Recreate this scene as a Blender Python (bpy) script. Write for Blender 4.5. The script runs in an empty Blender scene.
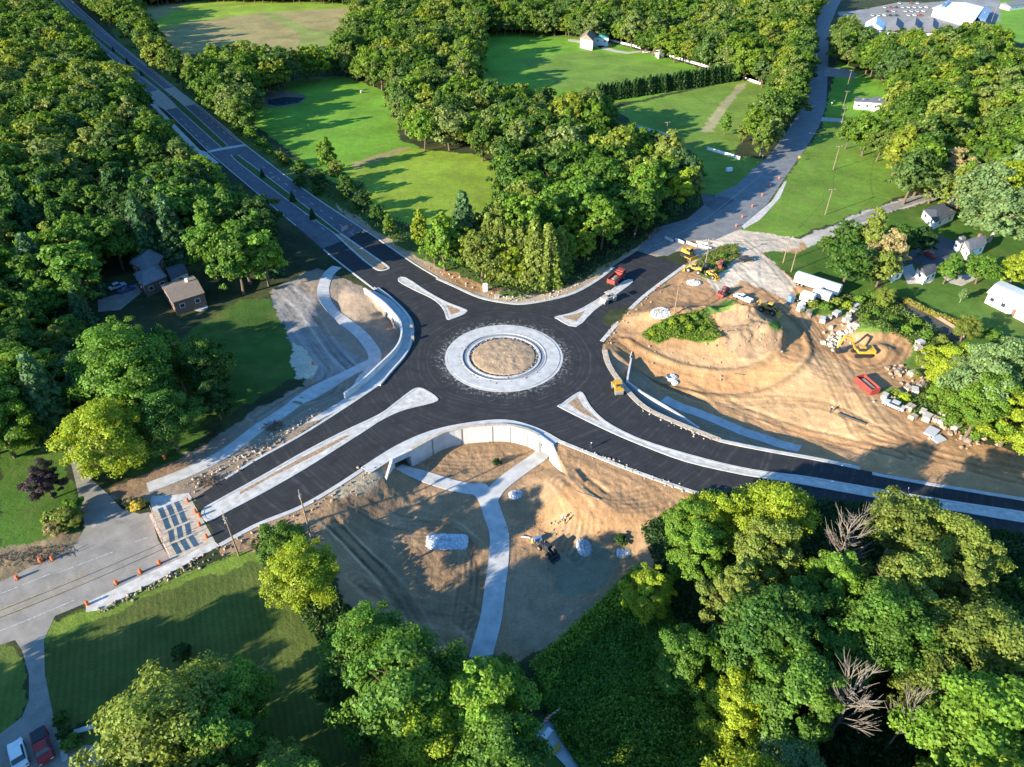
import bpy, bmesh, math, random
import numpy as np
from mathutils import Vector, Matrix
from mathutils.geometry import tessellate_polygon
R = math.radians
rnd = random.Random(7)
S = bpy.context.scene
COL = S.collection
# ------------------------------------------------------------ camera, sky, sun, exposure
PITCH, FPX, CH = R(36.8), 683.0, 95.0
cam = bpy.data.cameras.new('camera'); co = bpy.data.objects.new('camera', cam); COL.objects.link(co)
cam.sensor_width = 36; cam.lens = 36 * FPX / 1024; cam.clip_start = 1; cam.clip_end = 6000
co.location = (0, 0, CH); co.rotation_euler = (R(90) - PITCH, 0, 0); S.camera = co
SUN_EL, SHADE_AZ = R(17.5), R(56)          # shadows run 56 degrees right of straight ahead
D = Vector((math.sin(SHADE_AZ), math.cos(SHADE_AZ), 0))
W = bpy.data.worlds.new('World'); S.world = W; W.use_nodes = True
nt = W.node_tree; bg = nt.nodes['Background']
sky = nt.nodes.new('ShaderNodeTexSky'); sky.sky_type = 'NISHITA'; sky.sun_disc = False
sky.sun_elevation = SUN_EL; sky.sun_rotation = math.atan2(-D.x, -D.y)
sky.air_density = 1.0; sky.dust_density = .2; sky.ozone_density = 4.0
hsw = nt.nodes.new('ShaderNodeHueSaturation'); hsw.inputs['Saturation'].default_value = 1.15; nt.links.new(sky.outputs[0], hsw.inputs['Color']); nt.links.new(hsw.outputs[0], bg.inputs[0]); bg.inputs[1].default_value = 0.14
sl = bpy.data.lights.new('sun', 'SUN'); so = bpy.data.objects.new('sun', sl); COL.objects.link(so)
sl.energy = 5.0; sl.angle = R(.5); sl.color = (1, .90, .70)
sd = Vector((D.x * math.cos(SUN_EL), D.y * math.cos(SUN_EL), -math.sin(SUN_EL)))
so.rotation_euler = sd.to_track_quat('-Z', 'Y').to_euler(); so.location = (-60, -40, 60)
S.view_settings.view_transform = 'Standard'; S.view_settings.look = 'None'
S.view_settings.exposure = 1.6; S.view_settings.gamma = 1
S.cycles.max_bounces = 5; S.cycles.diffuse_bounces = 3; S.cycles.transmission_bounces = 3; S.cycles.transparent_max_bounces = 4
S.cycles.volume_bounces = 0
# ------------------------------------------------------------ projection helpers
sP, cP = math.sin(PITCH), math.cos(PITCH)
def atz(x, y, z=0.):
    u = (x - 512) / FPX; v = (y - 383.5) / FPX
    t = (CH - z) / (sP + v * cP)
    return Vector((u * t, (cP - v * sP) * t, z))
def proj(X, Y, Z):
    d = Y * cP + (CH - Z) * sP; dn = (CH - Z) * cP - Y * sP
    return 512 + FPX * X / d, 383.5 + FPX * dn / d
def depth(X, Y, Z): return Y * cP + (CH - Z) * sP
def smooth(pts, closed=False, n=4):
    P = [Vector(p) for p in pts]; m = len(P); out = []
    rng = range(m if closed else m - 1)
    for i in rng:
        p1, p2 = P[i], P[(i + 1) % m]
        p0 = P[i - 1] if (closed or i > 0) else p1
        p3 = P[(i + 2) % m] if (closed or i + 2 < m) else p2
        for k in range(n):
            t = k / n
            out.append(.5 * ((2 * p1) + (p2 - p0) * t + (2 * p0 - 5 * p1 + 4 * p2 - p3) * t * t + (3 * p1 - p0 - 3 * p2 + p3) * t ** 3))
    if not closed: out.append(P[-1])
    return out
def W0(pts, z=0.): return [atz(p[0], p[1], z) for p in pts]
def inpoly(px, py, poly):
    poly = np.asarray(poly, float); res = np.zeros(px.shape, bool)
    bb = (px >= poly[:, 0].min()) & (px <= poly[:, 0].max()) & (py >= poly[:, 1].min()) & (py <= poly[:, 1].max())
    idx = np.nonzero(bb)[0]
    if not len(idx): return res
    x = px[idx]; y = py[idx]; r = np.zeros(x.shape, bool); n = len(poly)
    for i in range(n):
        x1, y1 = poly[i]; x2, y2 = poly[(i + 1) % n]
        if y1 == y2: continue
        c = ((y1 > y) != (y2 > y)) & (x < (x2 - x1) * (y - y1) / (y2 - y1) + x1)
        r ^= c
    res[idx] = r; return res
def pdist(px, py, line):
    d = np.full(px.shape, 1e9)
    for (a, b) in zip(line[:-1], line[1:]):
        ax, ay = a[0], a[1]; bx, by = b[0] - ax, b[1] - ay
        t = np.clip(((px - ax) * bx + (py - ay) * by) / (bx * bx + by * by + 1e-9), 0, 1)
        d = np.minimum(d, np.hypot(px - ax - t * bx, py - ay - t * by))
    return d
def sstep(a, b, x):
    t = np.clip((x - a) / (b - a), 0, 1); return t * t * (3 - 2 * t)
# value noise
_rs = np.random.RandomState(3); _N = _rs.rand(256, 256)
def vnoise(x, y):
    xi = np.floor(x).astype(int); yi = np.floor(y).astype(int); fx = x - xi; fy = y - yi
    fx = fx * fx * (3 - 2 * fx); fy = fy * fy * (3 - 2 * fy)
    g = lambda i, j: _N[(xi + i) % 256, (yi + j) % 256]
    return (g(0, 0) * (1 - fx) + g(1, 0) * fx) * (1 - fy) + (g(0, 1) * (1 - fx) + g(1, 1) * fx) * fy
def fbm(x, y, o=4):
    s = 0; a = .5; t = 0
    for k in range(o): s = s + a * vnoise(x * 2 ** k + 17 * k, y * 2 ** k + 31 * k); t += a; a *= .5
    return s / t
# ------------------------------------------------------------ terrain
WALL_TOP = [(392, 460), (411, 451), (441, 435), (461, 429.5), (485, 427), (505, 426.5), (520, 429), (532, 433), (542, 439), (552, 446)]
wall_w = [p.xy for p in W0(smooth([(a, b, 0) for a, b in WALL_TOP], n=3))]
LOW = -4.0
south_wing = [p.xy for p in W0([(392, 460), (380, 487)])]; south_wing2 = [p.xy for p in W0([(552, 446), (570, 480)])]
south_soft = [p.xy for p in W0([(369, 473), (342, 494), (318, 520), (314, 560), (345, 640), (430, 700), (520, 790), (640, 860)])]
south_soft2 = [p.xy for p in W0([(570, 480), (600, 500), (660, 520), (690, 560), (740, 640), (840, 760), (880, 860)])]
def notch(a, b, dep):
    a, b = Vector(a), Vector(b); d = (b - a).normalized(); q = Vector((-d.y, d.x))
    if q.dot(Vector((C0.x, C0.y)) - a) < 0: q = -q
    w = (b - a).length; m = (a + b) / 2; h = min(w * .42, 2.2)
    p, r = m - d * h, m + d * h
    return [p, p + q * dep, r + q * dep, r]
C0 = (atz(444.7, 358.5) + atz(563, 358.5)) / 2
C0 = Vector((C0.x, (atz(503, 324.5).y + atz(503, 393).y) / 2, 0))
A1_, B1_ = atz(392, 460).xy, atz(411, 451).xy; A2_, B2_ = atz(539, 436.5).xy, atz(552, 446).xy
N1, N2 = notch(A1_, B1_, 9), notch(A2_, B2_, 9)
_mid = [p for p in wall_w if B1_.x + .3 < p.x < A2_.x - .3]
wall_w = [B1_] + _mid + [A2_]
south_poly = [A1_] + N1 + wall_w + N2 + [B2_, south_wing2[1]] + south_soft2 + south_soft[::-1]
east_wall = [p.xy for p in W0([(606, 350), (612, 366), (622, 384), (632, 398), (650, 411), (680, 424), (715, 438), (760, 449.5), (818, 459), (866, 469)])]
east_soft = [p.xy for p in W0([(606, 350), (617, 332), (650, 338), (705, 345), (770, 352), (830, 375), (870, 405), (897, 440), (890, 468), (866, 470)])]
east_poly = list(east_wall) + east_soft[::-1]
nw_wall = [p.xy for p in W0([(366, 296), (376, 302), (386, 310), (396, 321), (401, 330), (401, 342), (395, 354), (380, 369), (364, 384), (340, 402)])]
nw_soft = [p.xy for p in W0([(366, 296), (345, 285), (318, 290), (300, 330), (305, 365), (290, 400), (305, 412), (340, 403)])]
nw_poly = list(nw_wall) + nw_soft[::-1]
MOUNDS = [((692, 320), 13, 4.0, .6), ((668, 332), 7, 2.4, .8), ((757, 335), 9, 4.6, .9), ((738, 322), 6, 3.2, .9), ((748, 322), 4, 1.6, .9), ((765, 342), 4, 1.8, .9), ((775, 345), 7, 1.2, 1),
          ((868, 338), 5, 3.0, .8), ((860, 330), 4, 2.2, 1), ((880, 352), 4, 1.8, 1), ((905, 340), 8, 1.4, 1), ((590, 520), 8, 1.0, 1), ((720, 345), 9, 1.6, .7), ((650, 320), 7, 1.3, .8), ((740, 345), 5, 1.8, 1), ((880, 335), 3, 2, 1), ((556, 545), 4, 1, 1)]
MW = [(atz(c[0], c[1]).xy, r, h, e) for c, r, h, e in MOUNDS]
C0 = (atz(444.7, 358.5) + atz(563, 358.5)) / 2
C0 = Vector((C0.x, (atz(503, 324.5).y + atz(503, 393).y) / 2, 0))
RA = (atz(563, 358.5).x - atz(444.7, 358.5).x) / 2
def hgt(X, Y):
    X = np.asarray(X, float); Y = np.asarray(Y, float); sh = X.shape; X = X.ravel(); Y = Y.ravel()
    Z = np.zeros(X.shape)
    def reg(poly, softs, w, low, lin=0):
        q = np.asarray([tuple(p) for p in poly]); bb = (X > q[:, 0].min()) & (X < q[:, 0].max()) & (Y > q[:, 1].min()) & (Y < q[:, 1].max())
        idx = np.nonzero(bb)[0]
        if not len(idx): return
        m = inpoly(X[idx], Y[idx], q); idx = idx[m]
        if not len(idx): return
        d = np.full(len(idx), 1e9)
        for s in softs: d = np.minimum(d, pdist(X[idx], Y[idx], s))
        Z[idx] = np.minimum(Z[idx], low * (sstep(0, w, d) * (1 - lin) + np.clip(d / w, 0, 1) * lin))
    reg(south_poly, [south_soft, south_soft2], 10.5, LOW)
    reg(east_poly, [east_soft], 18, -4.6, .6)
    reg(nw_poly, [nw_soft], 9, -2.6)
    for (cx, cy), r, h, e in MW:
        dx = (X - cx) / r; dy = (Y - cy) / (r * e * .75); q = dx * dx + dy * dy; m = q < 5
        if m.any(): Z[m] += h * np.exp(-q[m] * 1.6) * (.7 + .6 * fbm(X[m] * .35, Y[m] * .35))
    return Z.reshape(sh)
def at(x, y):
    hi, lo = 7., -5.; zs = np.arange(hi, lo, -.05)
    P = np.array([atz(x, y, z)[:2] for z in (0., 1.)]); g = P[1] - P[0]
    X = P[0, 0] + g[0] * zs; Y = P[0, 1] + g[1] * zs
    k = np.nonzero(hgt(X, Y) >= zs)[0]
    k = k[0] if len(k) else -1
    return Vector((X[k], Y[k], float(zs[k])))
def hz(x, y): return float(hgt(np.array([x]), np.array([y]))[0])
# ------------------------------------------------------------ materials
MATS = {}
def mat(name, base, rough=.85, var=.25, scale=3., tint=None, bump=0., metal=0., spec=.3, scale2=None):
    if name in MATS: return MATS[name]
    m = bpy.data.materials.new(name); m.use_nodes = True; n = m.node_tree.nodes; L = m.node_tree.links
    b = n['Principled BSDF']; b.inputs['Roughness'].default_value = rough; b.inputs['Metallic'].default_value = metal
    b.inputs['Specular IOR Level'].default_value = spec
    tc = n.new('ShaderNodeTexCoord'); no = n.new('ShaderNodeTexNoise'); no.inputs['Scale'].default_value = scale; no.inputs['Detail'].default_value = 5
    L.new(tc.outputs['Object'], no.inputs['Vector'])
    r = n.new('ShaderNodeValToRGB'); L.new(no.outputs['Fac'], r.inputs[0])
    c = Vector(base); t = Vector(tint) if tint else c * (1 + var)
    r.color_ramp.elements[0].position = .3; r.color_ramp.elements[1].position = .7
    r.color_ramp.elements[0].color = (*(c * (1 - var)), 1); r.color_ramp.elements[1].color = (*t, 1)
    L.new(r.outputs[0], b.inputs['Base Color'])
    if bump:
        bp = n.new('ShaderNodeBump'); bp.inputs['Strength'].default_value = bump; bp.inputs['Distance'].default_value = .1
        n2 = n.new('ShaderNodeTexNoise'); n2.inputs['Scale'].default_value = scale2 or scale * 3; n2.inputs['Detail'].default_value = 4
        L.new(tc.outputs['Object'], n2.inputs['Vector']); L.new(n2.outputs['Fac'], bp.inputs['Height']); L.new(bp.outputs[0], b.inputs['Normal'])
    MATS[name] = m; return m
def node_mat(name):
    m = bpy.data.materials.new(name); m.use_nodes = True; MATS[name] = m
    return m, m.node_tree.nodes, m.node_tree.links, m.node_tree.nodes['Principled BSDF']
def NZ(n, L, vec, scale, detail=4, rough=.55, dist=0):
    t = n.new('ShaderNodeTexNoise'); t.inputs['Scale'].default_value = scale; t.inputs['Detail'].default_value = detail
    t.inputs['Roughness'].default_value = rough; t.inputs['Distortion'].default_value = dist; L.new(vec, t.inputs['Vector']); return t.outputs['Fac']
def MR(n, L, v, a, b, c=0., d=1.):
    t = n.new('ShaderNodeMapRange'); L.new(v, t.inputs[0])
    for i, q in enumerate((a, b, c, d)): t.inputs[i + 1].default_value = q
    return t.outputs[0]
def MA(n, L, op, a, b=None):
    t = n.new('ShaderNodeMath'); t.operation = op
    for i, q in enumerate((a, b)):
        if q is None: continue
        if isinstance(q, (int, float)): t.inputs[i].default_value = q
        else: L.new(q, t.inputs[i])
    return t.outputs[0]
def MX(n, L, f, a, b, mode='MIX'):
    t = n.new('ShaderNodeMix'); t.data_type = 'RGBA'; t.blend_type = mode
    for i, q in ((0, f), (6, a), (7, b)):
        if isinstance(q, (int, float)): t.inputs[i].default_value = q
        elif isinstance(q, tuple): t.inputs[i].default_value = (*q, 1)
        else: L.new(q, t.inputs[i])
    return t.outputs[2]
def asphalt(name, base, dust, dustamt):
    m, n, L, b = node_mat(name); b.inputs['Roughness'].default_value = .8; b.inputs['Specular IOR Level'].default_value = .15
    geo = n.new('ShaderNodeNewGeometry'); P = geo.outputs['Position']
    f1 = NZ(n, L, P, .35, 5, .6, .6); f2 = NZ(n, L, P, 4., 6, .7); f3 = NZ(n, L, P, .06, 3)
    # swept curved tyre streaks: rings about the middle of the circle, broken by noise
    vm = n.new('ShaderNodeVectorMath'); vm.operation = 'DISTANCE'; L.new(P, vm.inputs[0]); vm.inputs[1].default_value = C0
    r = vm.outputs['Value']
    wob = MA(n, L, 'ADD', r, MA(n, L, 'MULTIPLY', f3, 3.))
    ring = n.new('ShaderNodeTexNoise'); ring.noise_dimensions = '1D'; ring.inputs['Scale'].default_value = 1.2; ring.inputs['Detail'].default_value = 4
    L.new(wob, ring.inputs['W'])
    streak = MA(n, L, 'MULTIPLY', MR(n, L, ring.outputs['Fac'], .5, .78), MR(n, L, f1, .35, .7))
    col = MX(n, L, MR(n, L, f1, .3, .75), tuple(c * .8 for c in base), tuple(c * 1.3 for c in base))
    col = MX(n, L, MR(n, L, f2, .45, .95, 0, .35), col, tuple(c * 2.2 for c in base))
    col = MX(n, L, MA(n, L, 'MULTIPLY', streak, dustamt), col, dust)
    if name == 'new_asphalt':
        near = MR(n, L, r, RA - .5, RA + 6.5, 1, 0)
        sp = MR(n, L, MA(n, L, 'ADD', NZ(n, L, P, 1.1, 6, .75), MA(n, L, 'MULTIPLY', near, .2)), .66, .82)
        col = MX(n, L, MA(n, L, 'MULTIPLY', MA(n, L, 'MULTIPLY', sp, near), .75), col, (.45, .43, .40))
        sp2 = MR(n, L, NZ(n, L, P, .5, 7, .8), .66, .8, 0, .4); col = MX(n, L, sp2, col, (.22, .20, .19))
    L.new(col, b.inputs['Base Color'])
    bp = n.new('ShaderNodeBump'); bp.inputs['Strength'].default_value = .25; bp.inputs['Distance'].default_value = .03; L.new(f2, bp.inputs['Height']); L.new(bp.outputs[0], b.inputs['Normal'])
    return m
asphalt('new_asphalt', (.027, .0275, .030), (.13, .12, .112), .38)
asphalt('old_asphalt', (.10, .10, .115), (.2, .19, .18), .4)
asphalt('worn_asphalt', (.22, .20, .175), (.33, .29, .25), .5)
asphalt('county_asphalt', (.15, .155, .16), (.20, .20, .20), .4)
mat('gutter_shade_concrete', (.20, .215, .24), .8, .15, 1.5); mat('concrete', (.40, .39, .375), .8, .12, .6, (.50, .49, .47), .2, scale2=6)  # gutter: dark blue shade between the inner kerbs is painted into its colour
mat('concrete_dirty', (.42, .39, .35), .9, .2, .8, (.56, .53, .49), .3, scale2=5)
mat('concrete_tan', (.38, .31, .23), .9, .2, 1.2, (.50, .42, .33), .3, scale2=5)
mat('gravel_white', (.40, .42, .45), .9, .35, 3.5, (.70, .72, .75), .8, scale2=6)
mat('gravel_drive', (.42, .37, .31), .95, .2, .8, None, .3)
mat('dirt_fill', (.30, .20, .12), .95, .35, 1.5, None, .8, scale2=4)
mat('dirt_sand', (.46, .31, .18), .95, .2, .9, None, .6, scale2=3)
mat('paint_white', (.30, .29, .27), .7, .35, 2, (.55, .54, .52)); mat('paint_yellow', (.30, .22, .10), .7, .3, 2, (.45, .31, .09))
mat('wood_pole', (.22, .16, .11), .9, .25, 6); mat('bark', (.13, .095, .065), .95, .3, 3); mat('bark_pale', (.30, .26, .21), .9, .3, 3); mat('dead_wood', (.17, .145, .12), .95, .3, 3)
mat('orange', (.62, .14, .04), .55, .08, 5); mat('rubber', (.02, .02, .02), .8, .2, 5); mat('steel', (.35, .35, .36), .45, .2, 4, metal=.6)
mat('machine_yellow', (.50, .29, .035), .45, .12, 2); mat('machine_red', (.29, .05, .04), .5, .15, 2); mat('white_paint', (.75, .75, .74), .4, .07, 1.5)
mat('black_paint', (.03, .03, .035), .4, .2, 3); mat('car_red', (.30, .03, .03), .3, .1, 3); mat('car_blue', (.04, .10, .25), .3, .1, 3)
mat('car_silver', (.45, .47, .50), .3, .06, 3); mat('glass', (.03, .04, .05), .12, .1, 2, spec=.6); mat('light_glass', (.7, .7, .65), .2, .05, 3)
mat('roof_brown', (.20, .155, .12), .9, .15, 1.5, None, .4, scale2=8); mat('roof_grey', (.16, .16, .175), .9, .2, 1.5, None, .4, scale2=8)
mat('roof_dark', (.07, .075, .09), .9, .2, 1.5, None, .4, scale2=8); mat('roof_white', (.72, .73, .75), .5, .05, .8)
mat('roof_green', (.03, .18, .16), .5, .15, 1); mat('brick', (.17, .105, .075), .9, .25, 2.5); mat('siding', (.62, .60, .56), .7, .06, 1.5)
mat('rock', (.30, .23, .165), .95, .4, 1.2, None, .5); mat('rock_pale', (.40, .34, .27), .95, .3, 1.2, None, .5)
mat('water', (.03, .05, .06), .06, .3, .3, spec=.6); mat('pond_mud', (.10, .10, .075), .5, .2, .6, spec=.4)
mat('skin', (.5, .3, .2), .7, .1, 4); mat('vest', (.65, .75, .05), .6, .1, 4); mat('trousers', (.04, .05, .09), .9, .2, 4); mat('hard_hat', (.8, .8, .75), .3, .05, 4)
mat('tarp_blue', (.12, .20, .32), .5, .2, 2); mat('pool_blue', (.05, .25, .45), .2, .2, 2); mat('patio', (.42, .38, .34), .8, .2, 2)
# leaves
def leafmat(name, far=False):
    m = bpy.data.materials.new(name); m.use_nodes = True; n = m.node_tree.nodes; L = m.node_tree.links; n.clear()
    out = n.new('ShaderNodeOutputMaterial'); oi = n.new('ShaderNodeObjectInfo'); tc = n.new('ShaderNodeTexCoord'); P = tc.outputs['Object']
    if far:
        r = n.new('ShaderNodeValToRGB'); L.new(oi.outputs['Random'], r.inputs[0]); cr = r.color_ramp; cr.interpolation = 'LINEAR'
        cs = [(.035, .085, .014), (.07, .14, .016), (.11, .20, .018), (.16, .245, .02), (.075, .14, .035), (.23, .275, .025), (.19, .24, .07), (.10, .18, .02)]
        cr.elements[0].color = (*cs[0], 1); cr.elements[1].color = (*cs[-1], 1)
        for i, c in enumerate(cs[1:-1]): e = cr.elements.new((i + 1) / 7); e.color = (*c, 1)
        base = r.outputs[0]
    else: base = oi.outputs['Color']
    a = NZ(n, L, P, .55, 3, .6); b = NZ(n, L, P, 3.5, 3, .7)
    at_ = n.new('ShaderNodeAttribute'); at_.attribute_name = 'leaf'; lf = at_.outputs['Fac']
    k = MA(n, L, 'MULTIPLY', MR(n, L, a, .3, .7, .72, 1.3), MR(n, L, lf, 0, 1, .6, 1.45))
    col = MX(n, L, 1., base, (1, 1, 1)); 
    vm = n.new('ShaderNodeVectorMath'); vm.operation = 'SCALE'; L.new(base, vm.inputs[0]); L.new(k, vm.inputs['Scale'])
    hs = n.new('ShaderNodeHueSaturation'); L.new(vm.outputs[0], hs.inputs['Color']); L.new(MR(n, L, b, .3, .7, .485, .515), hs.inputs['Hue'])
    d = n.new('ShaderNodeBsdfDiffuse'); L.new(hs.outputs[0], d.inputs[0])
    t = n.new('ShaderNodeBsdfTranslucent'); v2 = n.new('ShaderNodeVectorMath'); v2.operation = 'MULTIPLY'; L.new(hs.outputs[0], v2.inputs[0]); v2.inputs[1].default_value = (1.5, 1.35, .6); L.new(v2.outputs[0], t.inputs[0])
    g = n.new('ShaderNodeBsdfGlossy'); g.inputs['Roughness'].default_value = .55; g.inputs[0].default_value = (.5, .55, .5, 1)
    mx = n.new('ShaderNodeMixShader'); mx.inputs[0].default_value = .43; L.new(d.outputs[0], mx.inputs[1]); L.new(t.outputs[0], mx.inputs[2])
    m2 = n.new('ShaderNodeMixShader'); m2.inputs[0].default_value = .03; L.new(mx.outputs[0], m2.inputs[1]); L.new(g.outputs[0], m2.inputs[2])
    L.new(m2.outputs[0], out.inputs[0]); MATS[name] = m; return m
leafmat('leaf'); leafmat('leaf_far', True)
# ------------------------------------------------------------ mesh builder
def npmesh(name, V, F, mats, midx=None, smooth_=False):
    """V (n,3) array, F (m,4) or (m,3) int array"""
    me = bpy.data.meshes.new(name); V = np.asarray(V, np.float32); F = np.asarray(F, np.int32); k = F.shape[1]
    me.vertices.add(len(V)); me.vertices.foreach_set('co', V.ravel()); me.loops.add(F.size); me.loops.foreach_set('vertex_index', F.ravel())
    me.polygons.add(len(F)); me.polygons.foreach_set('loop_start', np.arange(0, F.size, k, dtype=np.int32))
    if midx is not None: me.polygons.foreach_set('material_index', np.asarray(midx, np.int32))
    for m in mats: me.materials.append(MATS[m])
    me.update(calc_edges=True); me.validate()
    if smooth_: me.polygons.foreach_set('use_smooth', np.ones(len(F), bool))
    return me
class MB:
    def __init__(s): s.v = []; s.f = []
    def add(s, vs, fs):
        o = len(s.v); s.v += [tuple(v) for v in vs]; s.f += [tuple(i + o for i in f) for f in fs]; return s
    def box(s, c, size, rz=0, rx=0, ry=0, taper=(1, 1), shift=(0, 0)):
        M = Matrix.Rotation(rz, 3, 'Z') @ Matrix.Rotation(ry, 3, 'Y') @ Matrix.Rotation(rx, 3, 'X'); c = Vector(c); x, y, z = (q / 2 for q in size)
        vs = []
        for k, (tx, ty, sx, sy) in ((-1, (1, 1, 0, 0)), (1, (*taper, *shift))):
            for (i, j) in ((-1, -1), (1, -1), (1, 1), (-1, 1)): vs.append(c + M @ Vector((i * x * tx + sx, j * y * ty + sy, k * z)))
        return s.add(vs, [(3, 2, 1, 0), (4, 5, 6, 7), (0, 1, 5, 4), (1, 2, 6, 5), (2, 3, 7, 6), (3, 0, 4, 7)])
    def tube(s, pts, r, n=8, cap=True):
        pts = [Vector(p) for p in pts]; rr = r if isinstance(r, (list, tuple)) else [r] * len(pts); vs = []; fs = []
        for i, p in enumerate(pts):
            d = (pts[min(i + 1, len(pts) - 1)] - pts[max(i - 1, 0)]).normalized()
            a = d.orthogonal().normalized() if i == 0 else (a - d * a.dot(d)).normalized(); b = d.cross(a)
            for k in range(n): t = 2 * math.pi * k / n; vs.append(p + (a * math.cos(t) + b * math.sin(t)) * rr[i])
        for i in range(len(pts) - 1):
            for k in range(n): k2 = (k + 1) % n; fs.append((i * n + k, i * n + k2, (i + 1) * n + k2, (i + 1) * n + k))
        if cap: fs.append(tuple(range(n))[::-1]); fs.append(tuple((len(pts) - 1) * n + k for k in range(n)))
        return s.add(vs, fs)
    def cyl(s, c, r, h, n=16, axis='z', r2=None):
        c = Vector(c); d = {'z': Vector((0, 0, h)), 'y': Vector((0, h, 0)), 'x': Vector((h, 0, 0))}[axis]
        return s.tube([c - d / 2, c + d / 2], [r, r if r2 is None else r2], n)
    def prism(s, poly, z0, z1):
        n = len(poly); vs = [(p[0], p[1], z0) for p in poly] + [(p[0], p[1], z1) for p in poly]
        fs = [(i, (i + 1) % n, n + (i + 1) % n, n + i) for i in range(n)]
        tr = tessellate_polygon([[Vector((p[0], p[1], 0)) for p in poly]])
        for t in tr:
            a, b, c = (Vector(poly[i][:2]) for i in t)
            if (b - a).cross(c - a) < 0: t = t[::-1]
            fs.append(tuple(i + n for i in t))
        return s.add(vs, fs)
    def profile(s, pts, w, yc=0):   # side profile (x,z) extruded along y
        n = len(pts); vs = [(p[0], yc - w / 2, p[1]) for p in pts] + [(p[0], yc + w / 2, p[1]) for p in pts]
        fs = [(i, (i + 1) % n, n + (i + 1) % n, n + i) for i in range(n)] + [tuple(range(n))[::-1], tuple(range(n, 2 * n))]
        return s.add(vs, fs)
    def ribbon(s, pts, w, z0, z1, closed=False, drape=False, side=0):
        P = [Vector((p[0], p[1])) for p in pts]; n = len(P); A = []; B = []
        for i in range(n):
            a = P[i - 1] if (closed or i) else P[i]; b = P[(i + 1) % n] if (closed or i < n - 1) else P[i]
            d = (b - a).normalized(); q = Vector((-d.y, d.x)); wi = w[i] if isinstance(w, list) else w
            A.append(P[i] + q * wi * (.5 + side / 2)); B.append(P[i] - q * wi * (.5 - side / 2))
        vs = []
        for a, b in zip(A, B):
            ha = hz(a.x, a.y) if drape else 0; hb = hz(b.x, b.y) if drape else 0
            vs += [(a.x, a.y, ha + z0), (a.x, a.y, ha + z1), (b.x, b.y, hb + z1), (b.x, b.y, hb + z0)]
        fs = []
        for i in range(n if closed else n - 1):
            o = i * 4; q = ((i + 1) % n) * 4
            fs += [(o, o + 1, q + 1, q), (o + 1, o + 2, q + 2, q + 1), (o + 2, o + 3, q + 3, q + 2)]
        if not closed: fs += [(3, 2, 1, 0), (4 * n - 4, 4 * n - 3, 4 * n - 2, 4 * n - 1)]
        return s.add(vs, fs)
    def mesh(s, name, m, bevel=0):
        me = bpy.data.meshes.new(name); me.from_pydata(s.v, [], s.f)
        bm = bmesh.new(); bm.from_mesh(me)
        if bevel: bmesh.ops.bevel(bm, geom=[e for e in bm.edges if e.is_manifold and e.calc_face_angle(0) > .6], offset=bevel, segments=2, affect='EDGES')
        bmesh.ops.recalc_face_normals(bm, faces=bm.faces); bm.to_mesh(me); bm.free(); me.materials.append(MATS[m]); return me
def link(name, me, parent=None):
    o = bpy.data.objects.new(name, me); COL.objects.link(o)
    if parent: o.parent = parent
    return o
def obj(name, mb, m, parent=None, bevel=0): return link(name, mb.mesh(name, m, bevel), parent)
def tag(o, label, cat, group=None):
    o['label'] = label; o['category'] = cat
    if group: o['group'] = group
    return o
def thing(name, label, cat, loc, rz=0, group=None):
    o = bpy.data.objects.new(name, None); COL.objects.link(o); o.location = loc; o.rotation_euler = (0, 0, rz); o.empty_display_size = .3
    return tag(o, label, cat, group)
def dup(root, loc, rz, label, group=None, scale=None):
    r = root.copy(); COL.objects.link(r); r.location = loc; r.rotation_euler = (0, 0, rz); r['label'] = label
    if group: r['group'] = group
    if scale: r.scale = scale
    for ch in list(root.children):
        c = ch.copy(); COL.objects.link(c); c.parent = r
        for g in ch.children: d = g.copy(); COL.objects.link(d); d.parent = c
    return r
HARD = []
def struct(name, mb, m): o = obj(name, mb, m); o['kind'] = 'structure'; return o
def place_txt(x, y): return '%d%% across and %d%% down the photo' % (round(x / 10.24), round(y / 7.67))
def heading(a, b):   # world rotation z so that local +x points from pixel a to pixel b
    p, q = at(*a), at(*b); return math.atan2(q.y - p.y, q.x - p.x)
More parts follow.
